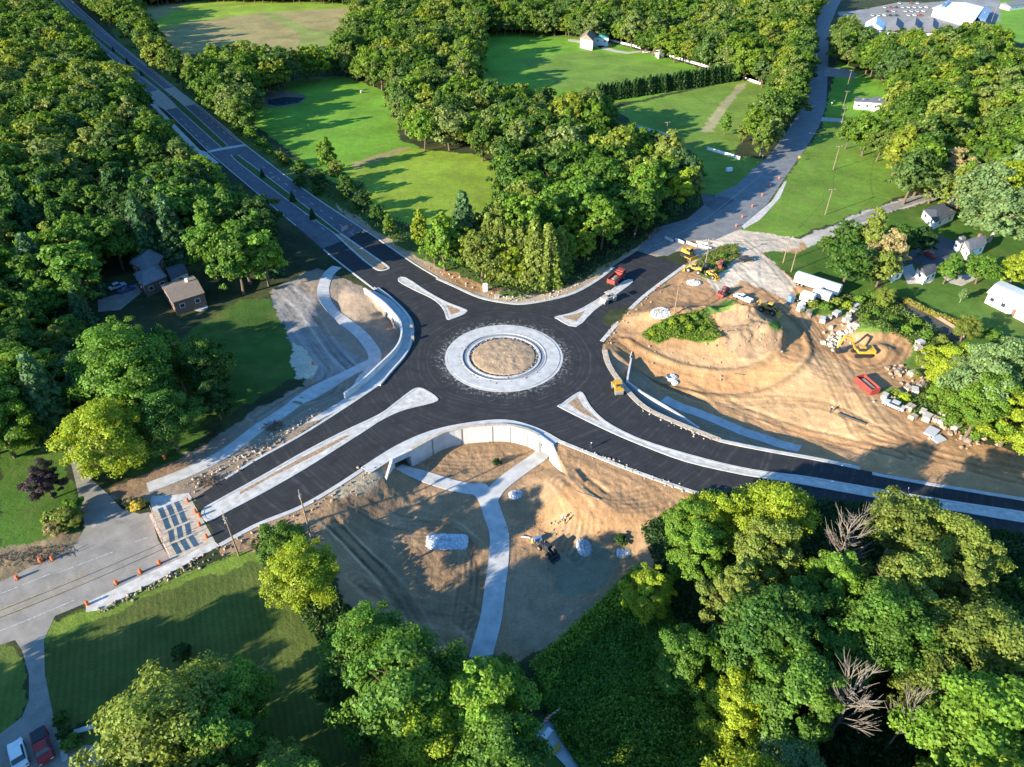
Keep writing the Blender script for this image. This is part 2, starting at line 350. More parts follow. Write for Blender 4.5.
#PART2
# ------------------------------------------------------------ ground sheet
def build_ground():
    # nearly constant size of cell as seen from above the place: fine in the mapped area, coarse all round
    th = np.concatenate([np.linspace(-62, 62, 1150), np.linspace(64, 296, 60)]); th = np.radians(th)
    rr = np.concatenate([np.linspace(2, 34, 14), 36 * np.exp(np.linspace(0, math.log(900 / 36), 1150)), np.geomspace(930, 3500, 14)])
    T, Q = np.meshgrid(th, rr); X = (Q * np.sin(T)).ravel(); Y = (Q * np.cos(T)).ravel(); Z = hgt(X, Y)
    near = (Q.ravel() < 400); Z = Z - 0.0
    nx, ny = len(th), len(rr)
    px, py = proj(X, Y, Z)
    # small wobble of the zone borders, in metres on the ground
    wx = (fbm(X * .25, Y * .25) - .5) * 3.2 + (fbm(X * 1.1 + 9, Y * 1.1) - .5) * 1.2; wy = (fbm(X * .25 + 40, Y * .25 + 7) - .5) * 3.2 + (fbm(X * 1.1, Y * 1.1 + 3) - .5) * 1.2
    qx, qy = proj(X + wx, Y + wy, Z); bad = (Y < 5) | (np.abs(px) > 4000)
    px = np.where(bad, -9999, px); qx = np.where(bad, -9999, qx)
    col = np.zeros((len(X), 4)); msk = np.zeros((len(X), 4)); col[:, 3] = 1; msk[:, 3] = 1
    SOIL = (.035, .045, .02); LAWN = (.060, .125, .018); BR = (.13, .265, .026); YG = (.195, .275, .03); TAN = (.27, .22, .09); ROUGH = (.07, .115, .022)
    SAND = (.37, .215, .108); BROWN = (.29, .185, .105); GREY = (.17, .15, .125); PALE = (.46, .39, .30); MUD = (.20, .17, .13)
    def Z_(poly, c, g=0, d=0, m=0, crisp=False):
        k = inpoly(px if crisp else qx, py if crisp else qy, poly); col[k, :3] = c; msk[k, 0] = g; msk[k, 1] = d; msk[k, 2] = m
    col[:, :3] = SOIL; msk[:, 0] = 1
    # far fields and lawns
    Z_([(105, 20), (152, 95), (240, 150), (320, 205), (430, 275), (480, 296), (520, 300), (500, 280), (420, 240), (330, 185), (200, 95), (120, 22)], (.075, .12, .03), 1)
    Z_([(135, 8), (200, -5), (350, -5), (352, 40), (275, 56), (215, 50), (172, 58), (150, 50)], TAN, 1)
    Z_([(190, 2), (256, -4), (356, -6), (352, 7), (250, 14), (190, 22), (160, 30), (150, 24)], YG, 1)
    Z_([(255, 10), (270, 12), (315, 30), (350, 30), (350, 44), (300, 48), (300, 34)], (.20, .23, .06), 1)
    Z_([(238, 112), (262, 90), (300, 78), (345, 76), (395, 95), (400, 140), (420, 148), (400, 155), (355, 162), (345, 190), (300, 160), (262, 130)], BR, 1)
    Z_([(345, 165), (400, 146), (425, 150), (480, 155), (512, 178), (505, 215), (430, 230), (380, 215), (350, 190)], YG, 1, 0, .3)
    Z_([(352, 163), (400, 147), (412, 147), (372, 163), (352, 168)], (.30, .24, .10), 1)
    Z_([(470, 30), (560, 34), (610, 42), (735, 78), (640, 100), (600, 105), (530, 95), (485, 90)], BR, 1)
    Z_([(520, 60), (590, 50), (700, 72), (640, 85), (560, 90)], (.13, .215, .032), 1)
    Z_([(615, 108), (745, 78), (775, 88), (768, 110), (745, 130), (735, 155), (770, 160), (730, 195), (700, 195), (690, 150), (640, 130)], (.13, .215, .032), 1)
    Z_([(700, 150), (705, 118), (735, 84), (768, 90), (765, 110), (742, 135), (730, 150)], (.15, .23, .035), 1, 0, .9)
    Z_([(738, 84), (748, 82), (722, 116), (712, 132), (700, 132), (712, 115)], (.30, .27, .14), 1)
    Z_([(838, 60), (900, 90), (900, 122), (822, 130), (828, 100)], BR, 1)
    Z_([(820, 130), (840, 122), (900, 145), (930, 185), (880, 205), (835, 222), (798, 237), (768, 239), (741, 229), (772, 200), (806, 148)], (.125, .215, .03), 1, 0, .5)
    Z_([(765, 252), (800, 247), (840, 240), (885, 222), (895, 240), (870, 300), (835, 290), (795, 280), (775, 265)], LAWN, 1)
    Z_([(885, 215), (945, 198), (1030, 190), (1030, 350), (960, 345), (905, 300), (885, 290)], LAWN, 1, 0, .6)
    Z_([(905, 285), (940, 280), (975, 278), (1030, 310), (1030, 350), (1000, 345), (960, 330), (930, 310)], (.08, .15, .025), 1, 0, .6)
    Z_([(965, 0), (1030, 0), (1030, 45), (1005, 40), (985, 25)], BR, 1)
    Z_([(838, 12), (1000, -5), (1000, 20), (975, 30), (925, 38), (860, 38), (845, 30)], (.22, .22, .22))
    # left side lawns and drives
    Z_([(190, 330), (240, 300), (268, 298), (300, 325), (290, 380), (255, 400), (210, 425), (170, 470), (110, 480), (80, 430), (150, 380)], (.05, .10, .018), 1)
    Z_([(0, 430), (60, 440), (75, 500), (80, 540), (40, 548), (0, 560)], LAWN, 1)
    Z_([(-20, 552), (40, 540), (78, 532), (75, 548), (0, 585), (-20, 590)], (.20, .15, .09), .6, 1)
    Z_([(-20, 225), (25, 232), (30, 250), (-20, 255)], (.10, .12, .03), 1)
    Z_([(42, 650), (46, 625), (90, 605), (150, 578), (230, 560), (262, 560), (330, 620), (395, 700), (420, 800), (-80, 900), (40, 760)], (.085, .115, .026), 1, 0, .8)
    Z_([(50, 622), (100, 607), (170, 578), (230, 556), (262, 550), (262, 560), (160, 592), (45, 645)], (.14, .20, .03), 1)
    Z_([(-60, 640), (15, 640), (24, 655), (29, 700), (20, 720), (-60, 790)], (.10, .15, .03), 1, 0, .5)
    Z_([(55, 735), (85, 720), (75, 800), (50, 800)], SOIL, 1)
    # construction ground, west side
    Z_([(268, 292), (290, 278), (318, 268), (345, 280), (400, 300), (412, 330), (400, 370), (340, 412), (255, 462), (170, 500), (110, 500), (130, 480), (200, 445), (255, 410), (300, 385), (312, 360), (290, 330)], (.26, .20, .15), 0, 1)
    Z_([(270, 292), (295, 280), (312, 300), (318, 325), (345, 350), (362, 358), (355, 372), (318, 385), (290, 350)], (.24, .22, .20), 0, 1)
    Z_([(290, 340), (302, 345), (318, 368), (310, 378), (292, 380)], PALE, .2, .6)
    Z_([(120, 495), (220, 448), (258, 425), (265, 430), (300, 408), (318, 400), (335, 412), (256, 460), (195, 500), (150, 502), (140, 500)], (.28, .21, .15), 0, 1)
    Z_([(112, 490), (165, 462), (180, 458), (185, 470), (142, 492), (135, 512)], (.25, .16, .10), .5, 1)
    # verge along the north kerbs
    Z_([(330, 200), (366, 222), (395, 245), (440, 268), (458, 280), (485, 292), (512, 297), (546, 295), (575, 285), (600, 268), (638, 246), (665, 228), (690, 225), (705, 245), (640, 262), (590, 295), (512, 310), (440, 285), (380, 250)], (.36, .27, .18), .3, 1)
    Z_([(432, 268), (458, 272), (480, 284), (500, 292), (497, 297), (455, 287)], SAND, 0, 1)
    # south basin
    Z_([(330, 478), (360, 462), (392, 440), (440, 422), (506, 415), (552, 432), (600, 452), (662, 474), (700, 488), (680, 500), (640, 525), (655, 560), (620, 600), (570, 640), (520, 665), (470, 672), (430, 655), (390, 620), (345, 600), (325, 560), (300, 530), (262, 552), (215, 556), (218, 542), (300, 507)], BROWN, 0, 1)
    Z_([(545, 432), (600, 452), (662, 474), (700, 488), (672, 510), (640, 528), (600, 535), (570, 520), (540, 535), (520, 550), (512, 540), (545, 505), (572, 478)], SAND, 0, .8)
    Z_([(742, 236), (800, 296), (850, 350), (905, 440), (1030, 470), (1030, 500), (900, 462), (862, 425), (812, 350), (776, 300), (735, 262)], (.43, .295, .175), 0, .7)
    Z_([(395, 445), (345, 475), (328, 490), (335, 500), (365, 490), (390, 470)], (.38, .30, .2), 0, 1)
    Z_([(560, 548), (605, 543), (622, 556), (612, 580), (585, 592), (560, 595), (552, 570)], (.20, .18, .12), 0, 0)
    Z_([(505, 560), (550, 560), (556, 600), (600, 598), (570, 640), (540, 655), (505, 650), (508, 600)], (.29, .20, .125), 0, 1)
    Z_([(548, 650), (600, 605), (636, 570), (660, 590), (700, 680), (760, 740), (780, 800), (560, 800), (545, 720), (530, 680)], (.045, .095, .018), 1)
    Z_([(525, 720), (545, 715), (600, 770), (640, 800), (545, 800)], (.06, .10, .02), 1)
    # construction yard, east side
    Z_([(600, 352), (612, 325), (634, 305), (655, 290), (690, 262), (680, 245), (690, 228), (705, 218), (741, 228), (768, 240), (800, 239), (860, 214), (895, 208), (885, 215), (830, 240), (795, 252), (762, 250), (775, 265), (795, 282), (845, 300), (860, 320), (880, 325), (905, 335), (930, 345), (935, 365), (920, 390), (940, 425), (985, 445), (1030, 455), (1030, 502), (918, 484), (818, 463), (740, 450), (655, 420), (618, 388)], SAND, 0, .9)
    Z_([(690, 262), (700, 240), (741, 229), (800, 239), (800, 248), (762, 252), (795, 285), (790, 300), (740, 280), (720, 300)], (.47, .39, .30), 0, .4)
    Z_([(800, 239), (835, 224), (880, 206), (930, 192), (950, 196), (888, 213), (840, 233), (810, 248)], (.42, .38, .33), 0, .2)
    Z_([(720, 315), (745, 308), (775, 325), (795, 345), (780, 365), (745, 362), (725, 345)], (.27, .18, .11), .3, 1)
    Z_([(620, 345), (660, 348), (740, 360), (800, 345), (860, 370), (880, 400), (905, 430), (860, 440), (760, 420), (690, 395)], (.40, .255, .135), 0, 1)
    Z_([(606, 352), (618, 350), (636, 362), (655, 390), (720, 425), (800, 448), (760, 452), (655, 420), (620, 388)], (.32, .225, .14), 0, .6)
    for poly in ([(641, 336), (652, 327), (674, 317), (699, 312), (709, 323), (721, 335), (712, 342), (690, 340), (672, 337), (657, 344)],
                 [(695, 264), (702, 256), (720, 246), (737, 244), (739, 256), (727, 268), (712, 280), (700, 274)],
                 [(702, 312), (725, 300), (738, 300), (728, 310), (708, 316)], [(768, 322), (778, 320), (782, 330), (774, 330)],
                 [(793, 300), (812, 298), (862, 300), (850, 315), (830, 318), (800, 312)], [(850, 330), (862, 315), (890, 310), (905, 322), (890, 333), (862, 332)],
                 [(898, 330), (935, 335), (950, 350), (935, 365), (912, 380), (905, 362), (915, 350)], [(880, 390), (915, 385), (950, 400), (985, 440), (940, 425), (900, 410)]):
        Z_(poly, (.12, .19, .035), 1)
    Z_([(905, 302), (960, 330), (965, 345), (930, 330), (903, 312)], (.09, .09, .07), .3)
    def rut(line, off, w, fac, dep_=.0, br_=1.):
        P2 = [at_flat(*q) for q in line]; P2 = smooth([(p[0], p[1], 0) for p in P2], n=5); L2 = np.array([[p.x, p.y] for p in P2])
        lo_ = L2.min(0) - 6; hi_ = L2.max(0) + 6; idx = np.nonzero((X > lo_[0]) & (X < hi_[0]) & (Y > lo_[1]) & (Y < hi_[1]))[0]
        d = pdist(X[idx], Y[idx], L2.tolist()); g_ = np.exp(-((d - off) / w) ** 2) * (.45 + .75 * fbm(X[idx] * .6, Y[idx] * .6, 3))
        col[idx, :3] *= (1 - fac * np.clip(g_, 0, 1))[:, None] * 1.0
        e_ = np.exp(-((d - off - w * 1.7) / (w * .8)) ** 2) * .18 * (br_ > 0); col[idx, :3] *= (1 + e_)[:, None]
        Z[idx] -= dep_ * g_
    at_flat = lambda x, y: atz(x, y, 0)[:2]
    for line in ([(612, 340), (640, 352), (690, 366), (735, 370), (775, 362), (792, 342), (780, 322), (755, 306), (730, 296)], [(618, 348), (660, 368), (720, 385), (780, 388), (830, 400), (880, 430), (940, 452), (1020, 470)],
                 [(742, 240), (770, 262), (800, 300), (830, 340), (860, 390), (890, 430), (930, 448)], [(730, 262), (760, 290), (795, 320), (825, 365), (850, 410), (880, 440), (1020, 480)], [(690, 372), (760, 398), (830, 425), (900, 455)],
                 [(700, 262), (720, 290), (700, 305), (670, 300)], [(800, 300), (815, 330), (850, 365), (885, 365), (900, 345)]):
        rut(line, 1.0, .42, .34, .08); 
        if rnd.random() < .6: rut([(a + 6, b + 3) for a, b in line], 1.0, .3, .25, .08)
    band = [at_flat(*q) for q in [(622, 346), (640, 354), (668, 364), (700, 371), (740, 374), (775, 368), (794, 352), (790, 334), (778, 318)]]; bl = smooth([(p[0], p[1], 0) for p in band], n=5)
    near_ = np.nonzero((px > 590) & (px < 830) & (py > 290) & (py < 400))[0]; db = pdist(X[near_], Y[near_], [[p.x, p.y] for p in bl]); f_ = (1 - sstep(2.0, 3.4, db + (fbm(X[near_] * .5, Y[near_] * .5) - .5) * 1.6))[:, None]
    col[near_, :3] = col[near_, :3] * (1 - f_) + np.array([.40, .225, .105]) * f_; edge = np.exp(-((db - 3.6) / .7) ** 2); col[near_, :3] *= (1 - .38 * edge)[:, None]
    Z[near_] = Z[near_] * (1 - .75 * f_[:, 0] * (Z[near_] > 0)) + edge * .45
    for k_ in range(16):
        x0, y0 = rnd.uniform(640, 860), rnd.uniform(345, 440); rut([(x0, y0), (x0 + rnd.uniform(20, 50), y0 + rnd.uniform(2, 14)), (x0 + rnd.uniform(60, 110), y0 + rnd.uniform(10, 34))], .95, .3, .12, .03)
    for line in ([(335, 500), (400, 515), (455, 520), (478, 560), (470, 640)], [(330, 520), (380, 560), (420, 620), (450, 660)], [(345, 490), (420, 505), (470, 530), (465, 610)], [(360, 575), (400, 590), (440, 600), (465, 600)], [(585, 480), (610, 500), (640, 500), (660, 495)], [(560, 480), (580, 510), (570, 540)], [(430, 450), (470, 452), (510, 450), (530, 448)], [(280, 300), (310, 340), (330, 370), (300, 395), (260, 420)], [(290, 290), (330, 340), (350, 360)]):
        for j_ in range(4): rut([(a + j_ * 5 - 6, b + j_ * 4 - 5) for a, b in line], 1.0, .35, .2, .05)
    hard = np.ones(len(X))
    for pts, closed, w in HARD:
        q = np.array([[p[0], p[1]] for p in pts]); lo_ = q.min(0) - 3; hi_ = q.max(0) + 3; idx = np.nonzero((X > lo_[0]) & (X < hi_[0]) & (Y > lo_[1]) & (Y < hi_[1]))[0]
        if not len(idx): continue
        d = pdist(X[idx], Y[idx], q.tolist() + ([q[0].tolist()] if closed else [])); f = sstep(w, w + 1.2, d)
        if closed: f[inpoly(X[idx], Y[idx], q)] = 0
        hard[idx] = np.minimum(hard[idx], f)
    Z = hgt(X, Y) + (Z - hgt(X, Y)) * hard
    # lumpy loose soil: small heaps and hollows where the ground is bare
    bare = (msk[:, 1] > .3) & (py > 200) & (py < 800); Z[bare] += ((fbm(X[bare] * .8, Y[bare] * .8, 4) - .5) * .30 + (fbm(X[bare] * .2, Y[bare] * .2, 3) - .5) * .4) * hard[bare]
    col[:, :3] *= (.86 + .28 * fbm(X * .09 + 3, Y * .09, 4))[:, None]
    F = np.arange(nx * ny).reshape(ny, nx)
    a = F[:-1]; b = F[1:]; Q4 = np.stack([a, np.roll(a, -1, 1), np.roll(b, -1, 1), b], -1).reshape(-1, 4)
    me = npmesh('ground', np.stack([X, Y, Z], 1), Q4[:, ::-1], ['ground'], smooth_=True)
    for nm, arr in (('base', col), ('zone', msk)):
        A = me.color_attributes.new(nm, 'FLOAT_COLOR', 'POINT'); A.data.foreach_set('color', arr.astype(np.float32).ravel())
    o = link('ground', me); o['kind'] = 'structure'
m, n, L, b = node_mat('ground'); b.inputs['Roughness'].default_value = .95; b.inputs['Specular IOR Level'].default_value = .1
geo = n.new('ShaderNodeNewGeometry'); P = geo.outputs['Position']
A1 = n.new('ShaderNodeAttribute'); A1.attribute_name = 'base'; A2 = n.new('ShaderNodeAttribute'); A2.attribute_name = 'zone'
sx = n.new('ShaderNodeSeparateColor'); L.new(A2.outputs['Color'], sx.inputs[0]); gR, gD, gM = sx.outputs[0], sx.outputs[1], sx.outputs[2]
big = NZ(n, L, P, .045, 4, .55, .5); mid = NZ(n, L, P, .35, 5, .6, .4); fine = NZ(n, L, P, 2.6, 5, .7)
vsc = n.new('ShaderNodeVectorMath'); vsc.operation = 'SCALE'; L.new(A1.outputs['Color'], vsc.inputs[0])
k = MA(n, L, 'MULTIPLY', MR(n, L, big, .3, .7, .78, 1.22), MR(n, L, mid, .25, .75, .8, 1.2)); k = MA(n, L, 'MULTIPLY', k, MR(n, L, fine, .3, .7, .82, 1.18)); L.new(k, vsc.inputs['Scale'])
c = vsc.outputs[0]
dry = MA(n, L, 'MULTIPLY', MR(n, L, NZ(n, L, P, .11, 5, .65), .5, .75, 0, .45), gR); c = MX(n, L, dry, c, (.17, .16, .05))
# tyre tracks and raked streaks on bare soil: stretched noise in two directions
mp = n.new('ShaderNodeMapping'); mp.inputs['Rotation'].default_value = (0, 0, R(28)); mp.inputs['Scale'].default_value = (1.9, .10, 1); L.new(P, mp.inputs[0]); t1 = NZ(n, L, mp.outputs[0], 1., 3, .6, .7)
mp2 = n.new('ShaderNodeMapping'); mp2.inputs['Rotation'].default_value = (0, 0, R(-52)); mp2.inputs['Scale'].default_value = (1.6, .09, 1); L.new(P, mp2.inputs[0]); t2 = NZ(n, L, mp2.outputs[0], 1., 3, .6, 1.)
tr = MA(n, L, 'MULTIPLY', MR(n, L, MA(n, L, 'MAXIMUM', t1, t2), .54, .76, 0, .24), gD)
v3 = n.new('ShaderNodeVectorMath'); v3.operation = 'SCALE'; L.new(c, v3.inputs[0]); v3.inputs['Scale'].default_value = .66; c = MX(n, L, tr, c, v3.outputs[0])
st = NZ(n, L, P, .8, 6, .75); c = MX(n, L, MA(n, L, 'MULTIPLY', MR(n, L, st, .6, .75, 0, .4), gD), c, (.42, .34, .25))
# mowing stripes
wv = n.new('ShaderNodeTexWave'); wv.inputs['Scale'].default_value = .32; wv.inputs['Distortion'].default_value = 1.2; wv.inputs['Detail'].default_value = 2
mp3 = n.new('ShaderNodeMapping'); mp3.inputs['Rotation'].default_value = (0, 0, R(-24)); L.new(P, mp3.inputs[0]); L.new(mp3.outputs[0], wv.inputs[0])
v4 = n.new('ShaderNodeVectorMath'); v4.operation = 'SCALE'; L.new(c, v4.inputs[0]); v4.inputs['Scale'].default_value = .74; c = MX(n, L, MA(n, L, 'MULTIPLY', wv.outputs['Fac'], MA(n, L, 'MULTIPLY', gM, .8)), c, v4.outputs[0])
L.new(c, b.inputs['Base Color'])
bp = n.new('ShaderNodeBump'); bp.inputs['Strength'].default_value = .6; bp.inputs['Distance'].default_value = .25
hh = MA(n, L, 'ADD', MA(n, L, 'MULTIPLY', fine, .5), MA(n, L, 'MULTIPLY', NZ(n, L, P, .9, 5, .7), 1.)); hh = MA(n, L, 'SUBTRACT', hh, MA(n, L, 'MULTIPLY', tr, .8)); L.new(hh, bp.inputs['Height']); L.new(bp.outputs[0], b.inputs['Normal'])
# ------------------------------------------------------------ roads and pavements (all lie at ground level, a few cm proud)
Lout = [(47, -6), (100, 47), (152, 97), (206, 149), (219, 161), (296, 226), (324, 250), (341, 264), (375, 290)]
ML = [(50, -6), (96, 39), (127.5, 65), (165, 95), (181, 111), (222, 148), (240, 164), (290, 202), (335, 234), (360, 257), (376, 269)]
MRt = [(58, -4), (84, 24), (110, 46), (147, 75), (165, 90), (189, 110), (228, 146), (269, 178), (309, 209), (350, 240), (374, 257), (387.5, 266)]
Rout = [(64, -6), (115, 40), (165, 80), (210, 115), (240, 141), (272.5, 166), (315, 197.5), (366, 231), (391, 248), (416, 265), (438, 278)]
def S2(pts, n=4): return smooth([(a, b, 0) for a, b in pts], n=n)
def sheet(name, px, m, z, sm=None):
    if name not in ('pond', 'patio'): HARD.append((W0(px if sm is None else [p[:2] for p in S2(px, sm)]), True, .9))
    return struct(name, MB().prism(W0(px if sm is None else [p[:2] for p in S2(px, sm)]), z - .12, z), m)
sheet('highway', Lout[:7] + [(330, 245), (345, 228), (370, 225)][:0] + [(324, 250), (366, 229)] + Rout[:7][::-1], 'old_asphalt', .02)
left_k = [(324, 248), (341, 262), (373, 288), (392, 300), (408, 317), (412, 332), (406, 352), (388, 372), (378, 384), (338, 411), (298, 436), (256, 459), (195, 498)]
bot_k = [(219, 543), (256, 523), (298, 506), (330, 488), (361, 468), (396, 446), (431, 431), (468, 423), (506, 420), (537, 428), (560, 440), (594, 454), (624, 466), (662, 480), (694, 491), (737, 500), (785, 508), (843, 517), (920, 528), (1040, 546)]
rt_k = [(1040, 501), (918, 481), (872, 472), (818, 461), (768, 452), (719, 442), (672, 423), (642, 408), (622, 388), (607, 367), (602, 354), (604, 342), (617, 327), (634, 308), (652, 292), (687, 266)]
top_k = [(637, 251), (612, 267), (597, 279), (574, 292), (549, 299), (524, 303), (506, 302), (481, 297), (456, 286), (438, 278), (416, 265), (391, 248), (368, 231)]
sp = lambda q: [p[:2] for p in S2(q)]
sheet('roundabout', sp(left_k) + sp(bot_k) + sp(rt_k) + [(660, 258)] + sp(top_k), 'new_asphalt', .03)
# side roads
sheet('road', [(636, 252), (655, 228), (687, 219), (717, 194), (738, 184), (753, 169), (768, 157), (786, 133), (797, 115), (804, 100), (808, 86), (812, 60), (814, 30), (820, 10), (828, -6), (845, -6), (838, 6), (830, 25), (828, 65), (827, 90), (826, 106), (819, 127), (806, 148), (793, 166), (784, 179), (768, 203), (742, 228), (715, 240), (690, 240), (668, 256)], 'county_asphalt', .015)
sheet('driveway', [(826, 67), (848, 69), (858, 74), (853, 78), (824, 76)], 'worn_asphalt', .02)
sheet('driveway', [(822, 117), (845, 119), (878, 123), (897, 117), (897, 121), (878, 126), (845, 122), (821, 121)], 'gravel_drive', .02)
sheet('driveway', [(700, 193), (716, 197), (722, 196), (735, 200), (717, 212), (704, 205)], 'old_asphalt', .02)
sheet('driveway', [(835, 226), (880, 207.5), (930, 193), (938, 196), (888, 212), (840, 231)], 'worn_asphalt', .02)
sheet('road', [(-30, 590), (0, 582), (45, 560), (75, 546), (85, 527), (76, 484), (70, 459), (57, 421), (40, 400), (62, 395), (78, 440), (92, 480), (108, 494), (122, 509), (140, 514), (150, 512), (158, 540), (172, 562), (142, 576), (86, 603), (55, 616), (44, 640), (45, 675), (50, 700), (60, 745), (100, 745), (120, 767), (120, 800), (-60, 800), (-40, 745), (0, 734), (22, 717), (29, 700), (29, 675), (22, 650), (15, 640), (0, 645), (-30, 652)], 'worn_asphalt', .02)
sheet('driveway', [(57, 735), (64, 733), (92, 724), (96, 728), (66, 737), (68, 760), (62, 762)], 'concrete_dirty', .03)
sheet('driveway', [(98, 300), (130, 290), (136, 283), (142, 292), (120, 310), (98, 312)], 'worn_asphalt', .03)
sheet('parking_lot', [(870, 8), (900, 2), (955, 4), (945, 12), (925, 20), (870, 18)], 'worn_asphalt', .03)
sheet('pavement', [(149, 92), (164, 89), (175, 87), (196, 104), (165, 110), (154, 104)], 'concrete_tan', .032)
sheet('pavement', [(207, 151), (222, 147.5), (245, 144), (246, 146), (222, 150), (208, 153)], 'concrete_dirty', .036)
sheet('footpath', [(150, 104), (155, 104), (200, 150), (206, 152), (219, 163), (214, 164), (195, 152)], 'concrete_dirty', .03)
sheet('pavement', [(149, 515), (157, 507), (190, 497), (215, 541), (171, 562)], 'concrete_tan', .035)
sheet('pavement', [(150, 502), (152, 496), (157.5, 496), (175, 495), (189, 493), (192, 498), (160, 511), (153, 512)], 'concrete_dirty', .045)
sheet('pavement', [(86, 603), (142, 576), (172, 562), (214, 541), (220, 546), (195, 559), (160, 579), (100, 610), (86, 612)], 'concrete_dirty', .04)
sheet('pavement', [(772, 201), (784, 182), (787, 181), (780, 198), (760, 220), (744, 229), (742, 226)], 'concrete_dirty', .05)
# kerb top walkway round the south wall, and the kerbs
sheet('pavement', sp([(361, 468), (396, 446), (431, 431), (468, 423), (506, 420), (537, 428), (560, 440)]) + [(553, 445.5), (542, 438.5), (532, 432.5), (520, 428.5), (505, 426), (485, 426.5), (461, 429), (441, 434.5), (411, 450.5), (392, 459.5), (370, 474)], 'concrete', .16)
def kerb(px, w=.5, m='concrete', h=.15, side=0, n=4, z0=-.1):
    HARD.append((W0([p[:2] for p in S2(px, n)]), False, w * 1.3 + .5)); return struct('kerb', MB().ribbon(W0([p[:2] for p in S2(px, n)]), w, z0, h, side=side), m)
kerb(Lout[6:] + [], .5); kerb([(373, 288), (392, 300), (408, 317), (412, 332), (406, 352), (388, 372), (378, 384), (338, 411), (298, 436), (256, 459), (225, 478)], .6, side=1)
kerb(Rout[4:], .45); kerb(Rout[:5], .35, 'concrete_dirty'); kerb(Lout[:6], .35, 'concrete_dirty')
kerb([(438, 278), (456, 286), (481, 297), (506, 302), (524, 303), (549, 299), (574, 292), (597, 279), (612, 267)], .9, 'concrete', side=-1)
kerb([(549, 300), (574, 293), (597, 280)], 1.0, 'concrete', .14, side=0)
kerb([(687, 266), (652, 292), (634, 308), (617, 327), (604, 342)], 1.1, 'concrete_dirty', side=-1)
kerb([(602, 350), (607, 367), (622, 388), (642, 408), (672, 423), (719, 442)], 1.3, 'concrete_tan', .12, side=1); kerb([(719, 442), (768, 452), (818, 461), (860, 470)], .9, side=1)
kerb([(872, 472.5), (918, 481), (1040, 501)], .8, side=-1)
kerb([(219, 544), (256, 524), (298, 507), (330, 489), (361, 469)], .9, 'concrete', .15, side=-1)
kerb([(552, 437), (594, 454), (624, 466), (662, 480), (694, 491)], .8, 'concrete_dirty', .15, side=-1); kerb([(694, 491), (737, 500), (785, 508), (843, 517), (920, 528), (1040, 546)], .6, side=-1)
# painted markings on the old roads
def line(px, w, m, z=.04): struct('road_marking', MB().ribbon(W0([p[:2] for p in S2(px, 3)]), w, z - .01, z), m)
line([(-20, 615), (0, 610), (40, 593), (88, 572)], .18, 'paint_yellow'); line([(-20, 625), (0, 617), (40, 601), (95, 577)], .18, 'paint_yellow')
line([(-20, 600), (0, 594), (50, 574)], .14, 'paint_white'); line([(-20, 637), (0, 631), (30, 619), (75, 600)], .14, 'paint_white'); line([(92, 527), (106, 521)], .3, 'paint_white'); line([(58, 573), (113, 552)], .14, 'paint_white'); line([(135, 542), (150, 537)], .14, 'paint_white')
def dashes(pa, pb, k, w=.25, on=.3):
    A, B = atz(*pa), atz(*pb); mb = MB()
    for i in range(k): a = A.lerp(B, (i + .1) / k); b_ = A.lerp(B, (i + .1 + on) / k); mb.ribbon([a, b_], w, .03, .036)
    struct('road_marking', mb, 'paint_white')
line([(67, 2), (113.5, 40.5), (163, 80.5), (208, 115.5), (238.5, 141.5)], .3, 'paint_white', .03); line([(55, 3), (95, 40), (164, 95.5)], .3, 'paint_white', .03)
dashes((70, 14), (150, 82), 16); dashes((82, 28), (160, 100), 14); dashes((180, 118), (212, 152), 6, .3, .35); dashes((200, 112), (235, 142), 6, .3, .35); dashes((252, 168), (330, 235), 10); dashes((262, 166), (360, 240), 11)
line([(655, 246), (700, 222), (726, 203), (762, 174)], .14, 'paint_white', .03)
# islands
def island(px, kw, fill, name='traffic_island', inner=None, n=3):
    P = W0([p[:2] for p in smooth([(a, b, 0) for a, b in px], True, n)])
    struct(name, MB().prism(P, -.1, .11), fill)
    struct('kerb', MB().ribbon(P, kw, -.1, .16, closed=True), 'concrete')
    if inner: struct('island_fill', MB().prism(W0(inner), .05, .135), 'dirt_fill')
island([(399, 281), (405, 278), (427.5, 292.5), (446, 302.5), (465, 310), (465.6, 312), (462.5, 314.5), (451, 319), (447.5, 318.5), (445, 311), (440, 304), (431, 297.5), (415, 290)], .55, 'concrete_dirty', inner=[(446, 305), (459, 310), (460, 312), (451, 315)])
island([(557, 317), (576, 312), (602.5, 297), (624.5, 281.5), (632, 282), (615, 295), (593, 311), (576, 326.5), (558, 319)], .5, 'concrete_dirty', inner=[(562, 317), (577, 314), (585, 311), (576, 322)])
island([(562, 405), (578, 393.5), (583, 395), (589.5, 406.5), (604.5, 421.5), (632, 436.5), (667, 449), (712, 461.5), (740, 468), (766.5, 472.6), (810, 478), (873, 489), (958, 503), (1040, 516), (1040, 524), (958, 511), (865, 495.5), (802.5, 484), (760, 477), (737, 473), (687, 461.5), (642, 445), (607, 430), (562, 408)], .5, 'concrete_dirty', inner=[(568, 404), (577, 397), (583, 407), (600, 422), (583, 414)])
island([(203, 511), (220, 500), (260, 478), (300, 455), (340, 434), (379, 415.5), (395, 404), (408, 394), (416, 389), (424, 390), (436, 398), (434, 402), (406, 409), (383, 419), (361, 433), (304, 469), (262, 493), (220, 515), (208, 521)], .5, 'concrete_dirty', inner=[(240, 495), (270, 478), (320, 453), (350, 436), (345, 436), (300, 459), (262, 480), (240, 492)])
